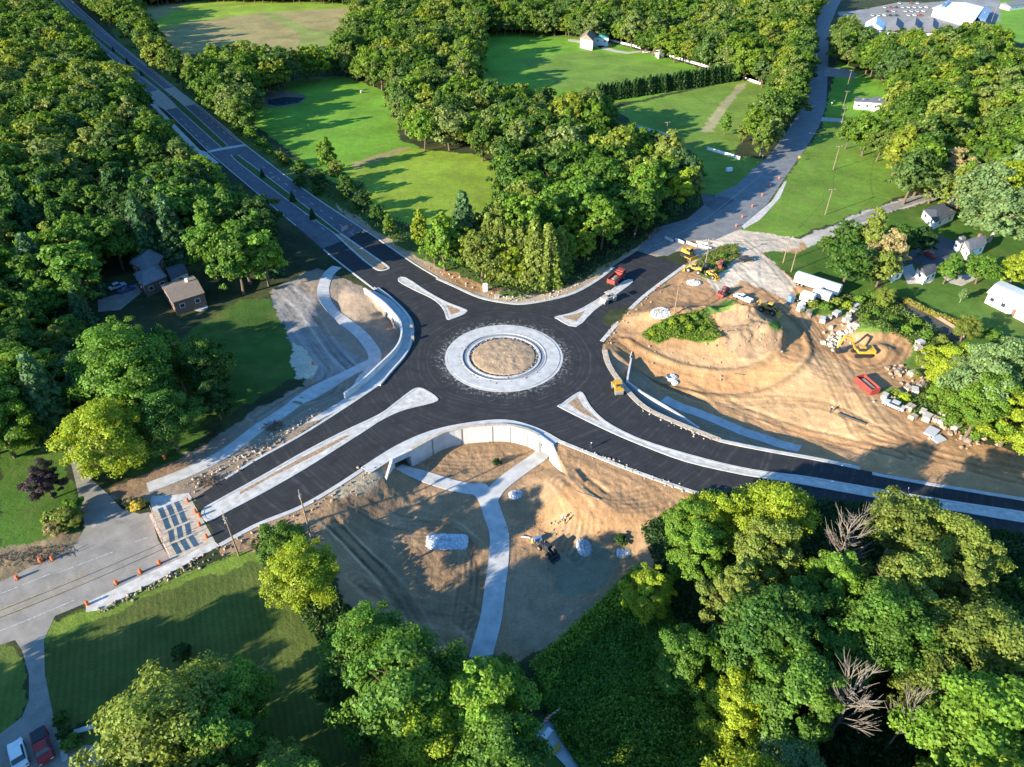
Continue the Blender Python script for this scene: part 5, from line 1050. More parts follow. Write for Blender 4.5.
wire(T1, T2, .6, 'overhead wire between the two poles along the lower road'); wire(T4, T5, .8, 'overhead wire across the gravel entrance to the yard'); wire(T5, T7, .8, 'overhead wire over the side road to the lawn pole'); wire(T7, T8, .8, 'overhead wire between the two lawn poles'); wire(T8, T9, .6, 'overhead wire from the upper lawn pole to the drive'); wire(T9, T10, .4, 'overhead wire left of the white flat-roofed house'); wire(T10, T11, .4, 'overhead wire to the pole at the short drive'); wire(T3, T4, .6, 'overhead wire between the yard poles')
# ------------------------------------------------------------ traffic drums, barricades, barriers, signs
def make_drum(label):
    t = thing('traffic_drum', label, 'traffic drum', (0, 0, 0)); obj('drum_body', MB().tube([(0, 0, .08), (0, 0, .95), (0, 0, 1.0)], [.29, .23, .2], 14), 'orange', t)
    for z in (.35, .7): obj('reflective_band', MB().cyl((0, 0, z), .285 - z * .06, .13, 14), 'white_paint', t)
    obj('base', MB().cyl((0, 0, .04), .42, .08, 12), 'rubber', t); obj('handle', MB().box((0, 0, 1.04), (.2, .05, .08)), 'orange', t); return t
drum0 = None
DR = [(41, 561, 'upper kerb of the old road, right one of the pair'), (53, 559, 'upper kerb of the old road'), (18, 578, 'upper kerb of the old road near the left edge'), (88, 604, 'lower kerb at the start of the concrete strip'), (117, 583, 'lower kerb at the middle of the concrete strip'), (141, 572, 'lower kerb left of the barricades'), (160, 563, 'lower kerb right next to the barricades'),
      (188, 501, 'joint of milled paving and new asphalt, topmost'), (196, 512, 'joint of milled paving and new asphalt, second from top'), (200, 516, 'joint of milled paving and new asphalt, third from top'), (200, 525, 'joint of milled paving and new asphalt, fourth from top'), (207, 537, 'joint of milled paving and new asphalt, lowest'),
      (736, 226, 'mouth of the north road, nearest the yard'), (742, 217, 'mouth of the north road, second'), (752, 206, 'mouth of the north road, third'), (762, 195, 'mouth of the north road, fourth'), (770, 186, 'mouth of the north road, fifth'), (779, 178, 'mouth of the north road, farthest'),
      (655, 231, 'wood corner at the north road'), (649, 238, 'wood corner near the end of the new asphalt'), (315, 236, 'end of the old left carriageway'), (345, 228, 'end of the old right carriageway, left one'), (352, 226, 'end of the old right carriageway, right one'), (548, 718, 'lower end of the footpath'), (165, 458, 'dirt left of the lower footpath'), (313, 364, 'dirt by the curving footpath')]
for x, y, w_ in DR:
    lab = 'orange drum on the ' + w_
    if drum0 is None: drum0 = make_drum(lab); drum0.location = at(x, y + 1); drum0['group'] = 'orange traffic drums'
    else: dup(drum0, at(x, y + 1), rnd.random() * 3, lab, 'orange traffic drums')
m, n, L, b = node_mat('stripes'); tc = n.new('ShaderNodeTexCoord'); wv = n.new('ShaderNodeTexWave'); wv.bands_direction = 'DIAGONAL'; wv.inputs['Scale'].default_value = .9; L.new(tc.outputs['Object'], wv.inputs[0])
L.new(MX(n, L, MR(n, L, wv.outputs['Fac'], .48, .52), (.75, .14, .02), (.75, .75, .75)), b.inputs['Base Color'])
bar0 = None; A, B = at(152, 511), at(171, 560); rzb = math.atan2((B - A).y, (B - A).x)
def make_bar(lab):
    t = thing('barricade', lab, 'barricade', (0, 0, 0))
    for z in (.55, 1.0, 1.45): obj('board', MB().box((0, 0, z), (3.0, .05, .28)), 'stripes', t)
    for x in (-1.2, 1.2): obj('post', MB().box((x, .05, .8), (.07, .05, 1.6)), 'steel', t); obj('foot', MB().box((x, 0, .05), (.08, 1.3, .08)), 'steel', t); l = obj('warning_lamp', MB().cyl((x, 0, 1.7), .1, .14, 10, 'y'), 'machine_yellow', t)
    return t
N_ = [('first', .07), ('second', .3), ('third', .55), ('fourth', .8)]
for w_, f in N_:
    lab = '%s striped barricade from the top in the row across the old road' % w_; p = A.lerp(B, f + .05)
    if bar0 is None: bar0 = make_bar(lab); bar0.location = p; bar0.rotation_euler.z = rzb; bar0['group'] = 'striped barricades'
    else: dup(bar0, p, rzb + rnd.uniform(-.15, .15), lab, 'striped barricades')
dup(bar0, at(345, 231), R(60), 'striped barricade closing the right carriageway of the highway', 'striped barricades'); dup(bar0, at(552, 719), R(35), 'striped barricade at the lower end of the footpath', 'striped barricades')
def barrier(a, b, label):
    p, q = at(*a), at(*b); c = (p + q) / 2; L_ = (q - p).length; t = tag(obj('concrete_barrier', MB().profile([(-.3, 0), (.3, 0), (.3, .1), (.1, .35), (.08, .85), (-.08, .85), (-.1, .35), (-.3, .1)], L_), 'concrete'), label, 'barrier', 'concrete barriers'); t.location = c; t.rotation_euler.z = math.atan2((q - p).y, (q - p).x) - R(90)
barrier((665, 238), (673, 242), 'white concrete barrier at the left end of the line closing the north road'); barrier((675, 240), (684, 244), 'second white concrete barrier closing the north road'); barrier((686, 243), (697, 247), 'white concrete barrier beside the yellow bulldozer'); barrier((697, 246), (711, 250), 'rightmost white concrete barrier, behind the bulldozer'); barrier((696, 243), (708, 245), 'white concrete barrier behind the others at the north road')
def sign(x, y, m, label, h=2., sz=.9):
    B = at(x, y); t = thing('road_sign', label, 'road sign', B, R(-10)); obj('post', MB().cyl((0, 0, h / 2), .04, h, 8), 'steel', t); obj('sign_plate', MB().box((0, -.05, h), (sz, .04, sz), 0, 0, R(45)), m, t)
sign(798, 162, 'machine_yellow', 'yellow diamond warning sign on the verge right of the north road'); sign(831, 89, 'orange', 'orange diamond sign near the short drive off the north road'); sign(831, 106, 'white_paint', 'small pale sign by the verge left of the white house', 1.5, .6); sign(762, 160, 'steel', 'back of a grey sign at the left verge of the north road', 2, .7)
def box_thing(name, cat, x, y, size, m, label, rz=0, group=None, lid=None):
    p = at(x, y); t = thing(name, label, cat, p, rz, group); obj('body', MB().box((0, 0, size[2] / 2), size), m, t, .03); obj('top', MB().box((0, 0, size[2] + .04), (size[0] * 1.05, size[1] * 1.05, .08)), lid or m, t); return t
box_thing('utility_box', 'utility box', 729, 171, (2.4, 1.2, 1.2), 'white_paint', 'white box on the lawn left of the north road', .3)
# ------------------------------------------------------------ vehicles
def wheel(t, x, y, r, w=.24):
    o = obj('wheel', MB().cyl((x, y, r), r, w, 16, 'y'), 'rubber', t); s = 1 if y > 0 else -1; obj('rim', MB().cyl((x, y + s * (w / 2 + .01), r), r * .58, .03, 12, 'y'), 'steel', o); return o
def car(x, y, rz, paint, label, kind='car', bed=None, group=None, name=None, loc=None):
    p = loc or at(x, y); t = thing(name or 'parked_car', label, kind, p, rz, group); pk = kind == 'pickup truck'; L_ = 5.4 if pk else 4.6; w = 1.9 if pk else 1.8
    hl = L_ / 2
    if pk: pr = [(-hl, .45), (hl, .42), (hl, .95), (hl - 1.3, 1.08), (-hl, 1.08)]
    else: pr = [(-hl, .35), (hl, .32), (hl, .72), (hl - .2, .82), (hl - 1.25, .98), (-hl + .7, 1.0), (-hl, .92)]
    obj('body', MB().profile(pr, w), paint, t, .07)
    cx, cl = (.55, 2.1) if pk else (-.25, 2.5)
    obj('window', MB().box((cx, 0, 1.28), (cl, w * .9, .56), taper=(.66, .84)), 'glass', t, .02); obj('roof', MB().box((cx, 0, 1.585), (cl * .64, w * .76, .07)), paint, t, .02)
    if pk: obj('cargo_bed', MB().box((-1.65, 0, 1.12), (1.9, w * .86, .1)), bed or 'black_paint', t)
    for a in (-1, 1):
        for b_ in (-1, 1): wheel(t, a * (hl - .85), b_ * (w / 2 - .08), .36)
        obj('headlight', MB().box((hl - .02, a * w * .36, .72), (.1, .36, .16)), 'light_glass', t); obj('tail_light', MB().box((-hl + .02, a * w * .38, .85), (.1, .28, .16)), 'machine_red', t)
    return t
car(20, 757, heading((20, 757), (14, 735)) , 'white_paint', 'white car parked beside the red pickup at the bottom left', 'car')
car(44, 748, heading((46, 755), (38, 728)) + math.pi, 'car_red', 'red pickup with dark bed cover parked at the bottom left', 'pickup truck')
car(743, 300, heading((752, 304), (736, 297)), 'white_paint', 'white pickup truck standing on the sand of the construction yard', 'pickup truck', 'white_paint')
car(746, 261, heading((740, 261), (752, 260)), 'black_paint', 'black car parked beside the weedy island in the yard', 'car')
car(171, 98.5, heading((166, 94), (176, 102)), 'car_red', 'red car crossing the median gap of the highway', 'car')
car(127, 291, heading((122, 292), (133, 288)), 'car_blue', 'blue car on the drive left of the shaded house', 'car'); car(118, 288, heading((122, 292), (133, 288)), 'car_silver', 'silver car behind the blue one near the shaded house', 'car')
car(893, 407, heading((900, 410), (886, 404)), 'car_silver', 'derelict silver car standing below the red dumpster', 'car')
car(735, 302, heading((752, 304), (736, 297)), 'white_paint', 'white utility trailer truck just left of the white pickup', 'pickup truck', 'white_paint', loc=at(735.5, 296)) if False else None
car(667, 56, .3, 'car_silver', 'silver car parked by the small far shed', 'car'); car(646, 53, .3, 'white_paint', 'white car on the lane by the far white fence', 'car')
car(952, 203, 1.2, 'white_paint', 'white car on the pale forecourt by the black-roofed house', 'car'); car(929, 256, 1.8, 'machine_red', 'small red car on the dark forecourt', 'car')
CP = ['car_silver', 'white_paint', 'black_paint', 'car_blue', 'car_red']; CW = {'car_silver': 'silver', 'white_paint': 'white', 'black_paint': 'black', 'car_blue': 'blue', 'car_red': 'red'}
protos = {}
i = 0
for ry, row in enumerate(((881, 929, 4), (884, 932, 8), (887, 928, 12), (872, 926, 16))):
    for x in range(row[0], row[1], 6):
        if rnd.random() < .25: continue
        m_ = CP[rnd.choice([0, 0, 1, 1, 2, 3, 4])]; lab = 'tiny %s car in the %s row of the parking lot, %.1f percent across' % (CW[m_], ('far', 'second', 'third', 'near')[ry], x / 10.24)
        if m_ in protos: dup(protos[m_], atz(x, row[2]), R(80), lab, 'cars in the far parking lot')
        else: protos[m_] = car(x, row[2], R(80), m_, lab, 'car', group='cars in the far parking lot', loc=atz(x, row[2]))
for x, y, m_ in ((921, 15, 'machine_red'), (917, 6, 'white_paint')): pass
def track(t, y, L_, r=.42, w=.5):
    pr = [(-L_ / 2 + r * math.sin(a) * -1, r - r * math.cos(a)) for a in np.linspace(0, math.pi, 7)] + [(L_ / 2 + r * math.sin(a), r + r * math.cos(a)) for a in np.linspace(0, math.pi, 7)]
    o = obj('track', MB().profile(pr, w, y), 'rubber', t); obj('track_frame', MB().box((0, y + (w / 2 + .02) * (1 if y > 0 else -1), r), (L_ * .9, .05, r * .7)), 'black_paint', o)
def cab(t, x, y, z, sz, m): c = obj('cab', MB().box((x, y, z), sz, taper=(.9, .92)), m, t, .03); obj('window', MB().box((x, y, z + sz[2] * .12), (sz[0] * 1.02, sz[1] * 1.02, sz[2] * .5), taper=(.93, .94)), 'glass', c)
def excavator(x, y, rz, label, m='machine_yellow', sc=1.):
    t = thing('excavator', label, 'excavator', at(x, y), rz); t.scale = (sc,) * 3
    for s in (-1, 1): track(t, s * 1.15, 3.4, .45, .6)
    obj('undercarriage', MB().box((0, 0, .6), (2, 1.9, .5)), 'black_paint', t); obj('turntable', MB().cyl((0, 0, .95), .8, .25, 20), 'black_paint', t)
    obj('house', MB().profile([(-2.3, 1.1), (1.5, 1.1), (1.5, 1.7), (-.2, 2.0), (-2.2, 2.1), (-2.5, 1.7)], 2.6), m, t, .08); obj('counterweight', MB().box((-2.4, 0, 1.6), (.8, 2.7, 1.1)), m, t, .2); cab(t, .7, .8, 2.1, (1.6, 1.0, 1.8), m)
    bo = MB(); bo.profile([(1.2, 1.6), (1.6, 1.5), (3.4, 4.9), (5.4, 5.4), (5.4, 5.0), (3.7, 4.4), (1.9, 1.4)], .42, -.25); obj('boom', bo, m, t, .04)
    obj('stick', MB().profile([(5.0, 5.5), (5.6, 5.5), (6.4, 2.0), (6.1, 1.9)], .34, -.25), m, t, .03); obj('bucket', MB().profile([(5.7, 2.0), (6.4, 2.0), (6.8, 1.2), (6.3, .5), (5.4, .6), (5.2, 1.1), (5.9, 1.3)], 1.1, -.25), 'black_paint', t)
    obj('hydraulic_cylinder', MB().tube([(1.4, -.25, 1.9), (3.3, -.25, 3.9)], .09, 8), 'steel', t)
excavator(861, 355, heading((862, 356), (849, 350)) + .9, 'yellow excavator with raised boom digging at the soil bank on the right', sc=1.0)
def loader(x, y, rz, m, label, sc=1., blade=False, rear=False, name='wheel_loader', cat='loader', group=None):
    t = thing(name, label, cat, at(x, y), rz, group); t.scale = (sc,) * 3
    if blade:
        for s in (-1, 1): track(t, s * .95, 2.9, .5, .5)
        obj('blade', MB().profile([(2.2, .1), (2.35, .1), (2.2, .6), (2.4, 1.2), (2.25, 1.2), (2.05, .6)], 3.2), m, t)
        for s in (-1, 1): obj('push_arm', MB().box((1.1, s * 1.35, .5), (2.3, .15, .2)), m, t)
    else:
        for a in (-1, 1):
            for s in (-1, 1): wheel(t, a * 1.5, s * 1.0, .72, .5)
        for s in (-1, 1): obj('lift_arm', MB().tube([(.4, s * .5, 1.9), (1.8, s * .5, 1.5), (2.7, s * .5, .5)], .13, 6), m, t)
        obj('bucket', MB().profile([(2.5, .1), (3.5, .1), (2.9, .35), (2.8, 1.0), (2.5, 1.0)], 2.5), m, t)
    obj('engine_hood', MB().box((-1.2, 0, 1.45), (2.0, 1.3, .9), taper=(.9, .85)), m, t, .08); obj('chassis', MB().box((.1, 0, .95), (3.6, 1.1, .45)), 'black_paint', t); cab(t, .25, 0, 2.0, (1.3, 1.3, 1.6), m); obj('exhaust_pipe', MB().cyl((-1.2, .3, 2.3), .06, .9, 8), 'steel', t)
    if rear: obj('backhoe_boom', MB().tube([(-2.1, 0, 1.0), (-2.9, 0, 2.9), (-3.4, 0, 1.6)], .14, 6), m, t); obj('backhoe_bucket', MB().box((-3.4, 0, 1.2), (.6, .7, .6)), 'black_paint', t)
    return t
loader(688, 257, heading((684, 254), (694, 259)), 'machine_yellow', 'yellow bulldozer in front of the white concrete barriers', 1.15, blade=True, name='bulldozer', cat='bulldozer')
loader(694, 272, 2.6, 'machine_yellow', 'yellow loader beside the pale pile at the foot of the weedy island', 1.0); loader(711, 277, -.9, 'machine_yellow', 'yellow compact loader at the head of the parked machines', .8)
loader(720, 268, 1.2, 'machine_red', 'dark red tractor parked among the yellow machines', .9, name='tractor', cat='tractor'); loader(724, 294, heading((728, 291), (717, 298)), 'machine_red', 'red skid loader alone on the sand above the green mound', .85)
loader(768, 312, -.75, 'machine_yellow', 'yellow backhoe loader standing at the sand road', 1.05, rear=True, name='backhoe_loader')
loader(705, 271, .5, 'black_paint', 'dark tractor between the two yellow loaders', .8, name='tractor', cat='tractor')
loader(547, 552, -.9, 'black_paint', 'black skid loader in the shade right of the footpath', .8, name='skid_loader')
def dumptruck(x, y, rz, label, m1, m2):
    t = thing('dump_truck', label, 'dump truck', at(x, y), rz); obj('chassis', MB().box((0, 0, .8), (7.4, .9, .3)), 'black_paint', t); cab(t, 2.8, 0, 1.9, (1.9, 2.3, 1.9), m2)
    b_ = MB(); b_.box((-1.3, 0, 1.2), (5, 2.4, .12)); [b_.box((-1.3, s * 1.17, 1.85), (5, .1, 1.3)) for s in (-1, 1)]; b_.box((1.2, 0, 1.95), (.1, 2.4, 1.5)); b_.box((-3.78, 0, 1.8), (.1, 2.4, 1.2)); obj('dump_bed', b_, m1, t); obj('load', MB().box((-1.3, 0, 1.75), (4.6, 2.15, .9), taper=(.6, .5)), 'rock', t, .2)
    for xx in (2.8, -1.6, -2.9):
        for s in (-1, 1): wheel(t, xx, s * .98, .52, .34)
dumptruck(616, 282, heading((610, 287), (622, 276)), 'red dump truck standing on the fresh asphalt beside the traffic island', 'machine_red', 'machine_red')
def roller(x, y, rz, label, sc=1., m='machine_yellow'):
    t = thing('road_roller', label, 'road roller', at(x, y), rz); t.scale = (sc,) * 3
    for a in (-1, 1): d_ = obj('drum', MB().cyl((a * 1.3, 0, .6), .6, 1.7, 24, 'y'), 'steel', t); obj('yoke', MB().box((a * 1.3, 0, 1.3), (.9, 1.95, .25)), m, d_)
    obj('body', MB().box((0, 0, 1.1), (2.3, 1.3, .7)), m, t, .06); obj('canopy', MB().box((0, 0, 2.5), (1.6, 1.5, .08)), m, t); obj('seat', MB().box((0, 0, 1.65), (.5, .5, .5)), 'black_paint', t)
    for a in (-.65, .65):
        for b_ in (-.6, .6): obj('canopy_post', MB().cyl((a, b_, 1.95), .04, 1.1, 6), 'black_paint', t)
roller(608, 302, heading((600, 305), (612, 300)), 'tan road roller on the fresh asphalt right of the upper right island', 1.2, 'gravel_drive'); roller(617, 391, heading((614, 384), (620, 397)), 'yellow road roller against the kerb right of the circle', 1.05)
# trailers
def trailer(a, b, w, h, m, label, rounded=False):
    p, q = atz(*a, h * .5), atz(*b, h * .5); c = (p + q) / 2; L_ = (q - p).length; c.z = hz(c.x, c.y); t = thing('trailer', label, 'trailer', c, math.atan2((q - p).y, (q - p).x))
    pr = [(-w / 2, .9), (w / 2, .9), (w / 2, h - .5), (w * .32, h - .12), (0, h), (-w * .32, h - .12), (-w / 2, h - .5)] if rounded else [(-w / 2, .9), (w / 2, .9), (w / 2, h), (-w / 2, h)]
    mb = MB(); mb.profile(pr, L_); mb.v = [(v[1], v[0], v[2]) for v in mb.v]; obj('body', mb, m, t, .04)
    obj('chassis', MB().box((0, 0, .75), (L_ * .95, 1.1, .25)), 'black_paint', t); obj('door', MB().box((L_ * .2, -w / 2 - .02, h * .58), (.9, .05, h * .55)), 'steel', t)
    for xx in (-L_ * .3, -L_ * .3 - 1.1):
        for s in (-1, 1): wheel(t, xx, s * (w / 2 - .15), .45, .28)
trailer((796, 277), (840, 291), 2.7, 3.6, 'white_paint', 'long white trailer parked above the storage yard', True); trailer((801, 296), (814, 300), 2.5, 2.8, 'white_paint', 'short white box trailer at the corner of the storage yard'); trailer((814, 292), (831, 298), 2.6, 3.0, 'car_silver', 'silver-blue box trailer between the long and the short white ones', True)
# dumpster
p = at(866, 388); rz = heading((858, 380), (874, 394)); t = thing('dumpster', 'red open-topped dumpster full of debris on the sand road', 'dumpster', p, rz)
b_ = MB(); b_.box((0, 0, .15), (5.4, 2.3, .15)); [b_.box((0, s * 1.2, .95), (5.4, .1, 1.6)) for s in (-1, 1)]; [b_.box((s * 2.7, 0, .95), (.1, 2.3, 1.7)) for s in (-1, 1)]; obj('container', b_, 'machine_red', t)
for k in range(-3, 4): obj('rib', MB().box((k * .8, -1.29, .95), (.12, .08, 1.6)), 'machine_red', t)
obj('debris', MB().box((0, 0, 1.1), (4.8, 2.0, .7), taper=(.8, .6)), 'rock', t, .2)
# people
def person(x, y, rz, label, top='vest'):
    t = thing('person', label, 'person', at(x, y), rz)
    J = {'pel': (0, 0, .95), 'ch': (0, 0, 1.3), 'nk': (0, 0, 1.5), 'hd': (.03, 0, 1.66), 'hl': (.01, .1, .9), 'kl': (.08, .12, .5), 'al': (.02, .13, .09), 'tl': (.17, .14, .04), 'hr': (.0, -.1, .9), 'kr': (-.02, -.12, .5), 'ar': (-.12, -.13, .09), 'tr': (.03, -.14, .04), 'sl': (0, .19, 1.42), 'el': (.02, .27, 1.14), 'wl': (.14, .26, .9), 'sr': (0, -.19, 1.42), 'er': (.04, -.27, 1.14), 'wr': (.2, -.24, .95)}
    E = [('pel', 'ch'), ('ch', 'nk'), ('nk', 'hd'), ('pel', 'hl'), ('hl', 'kl'), ('kl', 'al'), ('al', 'tl'), ('pel', 'hr'), ('hr', 'kr'), ('kr', 'ar'), ('ar', 'tr'), ('ch', 'sl'), ('sl', 'el'), ('el', 'wl'), ('ch', 'sr'), ('sr', 'er'), ('er', 'wr')]
    rad = {'pel': .14, 'ch': .16, 'nk': .06, 'hd': .1, 'h': .09, 'k': .06, 'a': .045, 't': .04, 's': .06, 'e': .045, 'w': .035}
    ks = list(J); me = bpy.data.meshes.new('body'); me.from_pydata([J[k] for k in ks], [(ks.index(a), ks.index(b_)) for a, b_ in E], []); me.materials.append(MATS['trousers']); o = link('body', me, t)
    md = o.modifiers.new('skin', 'SKIN'); sv = me.skin_vertices if me.skin_vertices else None
    if not me.skin_vertices:
        bm = bmesh.new(); bm.from_mesh(me); bm.verts.layers.skin.verify(); bm.to_mesh(me); bm.free()
    for k, v in zip(ks, me.skin_vertices[0].data): r = rad.get(k) or rad[k[0]]; v.radius = (r, r)
    me.skin_vertices[0].data[0].use_root = True; s2 = o.modifiers.new('sub', 'SUBSURF'); s2.levels = s2.render_levels = 1
    obj('shirt', MB().tube([(0, 0, .93), (0, 0, 1.15), (0, 0, 1.38), (0, 0, 1.48)], [.18, .19, .21, .1], 12), top, t); obj('hard_hat', MB().tube([(.03, 0, 1.68), (.03, 0, 1.75), (.03, 0, 1.81)], [.14, .12, .04], 12), 'hard_hat', t); obj('face', MB().box((.1, 0, 1.64), (.07, .13, .12)), 'skin', t, .02)
person(659, 289, 1, 'worker in an orange top standing at the kerb of the fresh asphalt, right one', 'orange'); person(656, 291, 2.2, 'worker in an orange top standing at the kerb of the fresh asphalt, left one', 'orange')
person(830, 413, .5, 'dark-dressed person walking alone on the sand near the lower road', 'black_paint'); person(562, 521, .8, 'worker in a pale shirt at the edge of the sunlit sand', 'hard_hat'); person(565, 524, 2.5, 'dark-dressed worker beside the one in the pale shirt', 'black_paint'); person(532, 546, 1., 'worker in a yellow vest near the black skid loader', 'vest')
person(507, 302, 1.5, 'worker in a yellow vest on the upper kerb of the roundabout', 'vest'); person(591, 449, 1.9, 'dark-dressed person at the kerb below the roundabout', 'black_paint')
# ------------------------------------------------------------ piles, pallets, inlets, rubble
def pile(x, y, rx, ry, h, m, label, rz=0, sq=2., name='gravel_pile', cat='gravel pile', seed=0, rough=.3):
    p = at(x, y); n, k = 40, 12; V = [(0, 0, h)]; rs = random.Random(seed)
    for j in range(1, k + 1):
        q = j / k
        for i in range(n):
            a = 2 * math.pi * i / n; ca, sa = math.cos(a), math.sin(a); e = (abs(ca) ** sq + abs(sa) ** sq) ** (-1 / sq)
            xx, yy = rx * q * e * ca, ry * q * e * sa; z = h * (1 - q ** 3) + (rs.uniform(-rough, rough) * h if j < k else -.5); V.append((xx * (1 + rs.uniform(-.03, .03)), yy * (1 + rs.uniform(-.03, .03)), z))
    mb = MB(); F = [(0, 1 + i, 1 + (i + 1) % n) for i in range(n)]
    for j in range(k - 1):
        for i in range(n): a = 1 + j * n; F.append((a + i, a + n + i, a + n + (i + 1) % n, a + (i + 1) % n))
    mb.add(V, F); o = obj(name, mb, m); o.location = (p.x, p.y, hz(p.x, p.y)); o.rotation_euler.z = rz; return tag(o, label, cat)
pile(447, 542, 4.1, 2.0, .45, 'gravel_white', 'rectangular bed of whitish stone in the dirt basin', .0, 6, 'stone_bed', 'stone bed', 1)
pile(584, 547, 1.4, 1.9, .9, 'gravel_white', 'pale blue-white stone pile at the edge of the mud pool', .2, 2.5, seed=2); 
pile(516, 495, 1.6, 1.3, .4, 'gravel_white', 'stone ring round the drain inlet right of the footpath junction', .2, 3, 'drain_inlet', 'drain inlet', 3); pile(624, 552, 1.4, 1.0, .4, 'gravel_white', 'stone ring round the drain inlet right of the mud pool', 0, 3, 'drain_inlet', 'drain inlet', 4)
pile(694, 283, 2.4, 2.2, .5, 'concrete', 'flat white pile beside the yellow loader', .3, seed=5); pile(662, 313, 3.2, 2.9, .4, 'concrete', 'white gravel patch beside the bare pole in the yard', .2, seed=6)
pile(503, 478, .1, .1, .1, 'rock', 'x', 0) if False else None
def pit(x, y, r, label): p = at(x, y); o = tag(obj('manhole', MB().cyl((0, 0, .0), r, .12, 16), 'black_paint'), label, 'manhole'); o.location = p + Vector((0, 0, .25))
pit(516, 494, .45, 'dark grate in the stone ring right of the path junction'); pit(624, 551, .4, 'dark grate in the stone ring right of the mud pool'); pit(458, 541, .4, 'dark hole in the rectangular stone bed')
# pale pipe-and-rock heaps
def rocks(name, spots, m, label, n_per, smin, smax, seed):
    rs = random.Random(seed); mb = MB()
    for (x, y, sprx, spry) in spots:
        for k in range(n_per):
            p = at(x + rs.gauss(0, sprx), y + rs.gauss(0, spry)); s = rs.uniform(smin, smax); bm_ = []
            a = rs.uniform(0, 3); mb.box((p.x, p.y, hz(p.x, p.y) + s * .25), (s * rs.uniform(.7, 1.4), s * rs.uniform(.6, 1.1), s * rs.uniform(.5, .9)), a, rs.uniform(-.5, .5), rs.uniform(-.5, .5), (rs.uniform(.4, .9), rs.uniform(.4, .9)))
    o = obj(name, mb, m, None, .04); o['kind'] = 'stuff'; o['label'] = label; o['category'] = name; return o
def along(pts, step, sx, sy):
    out = []
    for a, b in zip(pts[:-1], pts[1:]):
        k = max(1, int(math.hypot(b[0] - a[0], b[1] - a[1]) / step))
        for i in range(k): out.append((a[0] + (b[0] - a[0]) * i / k, a[1] + (b[1] - a[1]) * i / k, sx, sy))
    return out
rocks('rubble', along([(190, 488), (205, 476), (232, 464), (262, 446), (290, 428), (318, 412)], 5, 4, 3), 'rock_pale', 'pale broken stone along the upper kerb of the left road', 4, .12, 0.6, 1)
rocks('rubble', along([(232, 472), (262, 452), (292, 436)], 7, 3, 3), 'rock', 'brown broken stone and clods along the upper kerb of the left road', 4, .12, 0.68, 2)
rocks('rubble', along([(190, 566), (215, 552), (245, 540), (290, 522), (330, 500), (362, 478), (388, 458)], 6, 4, 3.5), 'rock', 'brown broken stone along the lower kerb of the left road', 3, .12, 0.6, 3)
rocks('rubble', along([(100, 612), (140, 592), (175, 575), (200, 560)], 4, 3, 1.5), 'rock', 'dark clods along the edge of the concrete strip', 4, .12, 0.52, 4)
rocks('rubble', along([(586, 452), (612, 462), (650, 478), (690, 492)], 5, 3, 1.5), 'rock_pale', 'pale lumps along the lower kerb right of the wall', 3, .12, 0.52, 5)
rocks('rubble', along([(604, 345), (618, 325), (640, 305), (665, 285)], 5, 3, 3), 'rock', 'clods and broken stone along the kerb of the yard', 3, .12, 0.52, 6)
rocks('rubble', along([(612, 372), (640, 408), (680, 428), (720, 442)], 6, 2, 1.5), 'rock_pale', 'clods along the kerb above the shaded pit', 3, .12, 0.45, 7)
rocks('rubble', along([(432, 268), (460, 280), (485, 292), (520, 301), (550, 297), (580, 284)], 6, 4, 2), 'rock_pale', 'broken pale stone along the upper kerb of the roundabout', 3, .12, 0.6, 8)
rocks('rubble', along([(530, 545), (545, 535), (556, 524), (500, 530)], 6, 6, 4), 'rock', 'loose stone at the edge of the sunlit sand', 3, .12, 0.45, 9)
rocks('rubble', [(835, 343, 7, 5), (838, 338, 6, 4), (850, 328, 4, 3)], 'rock_pale', 'heap of broken concrete left of the excavator', 22, .5, 1.4, 10)
rocks('rubble', [(900, 372, 8, 6), (915, 385, 10, 6), (955, 430, 12, 7), (970, 440, 10, 6), (893, 400, 8, 5)], 'rock', 'scattered stone in the weeds right of the dumpster', 16, .3, 1.0, 11)
rocks('rubble', [(675, 352, 20, 10), (740, 325, 18, 10), (700, 360, 25, 10), (755, 340, 14, 8)], 'rock', 'clods strewn over the sand mounds of the yard', 20, .15, .6, 12)
rocks('rubble', [(C[0], C[1], 1.5, 1) for C in [(503 + 44 * math.cos(a), 358 + 25 * math.sin(a)) for a in np.linspace(.6, 3.6, 22)]] + [(C[0], C[1], 1.5, 1) for C in [(503 + 34 * math.cos(a), 358 + 19 * math.sin(a)) for a in np.linspace(0, 6.2, 44)]], 'rock', 'clods round the earth of the central island', 2, .2, .5, 13)
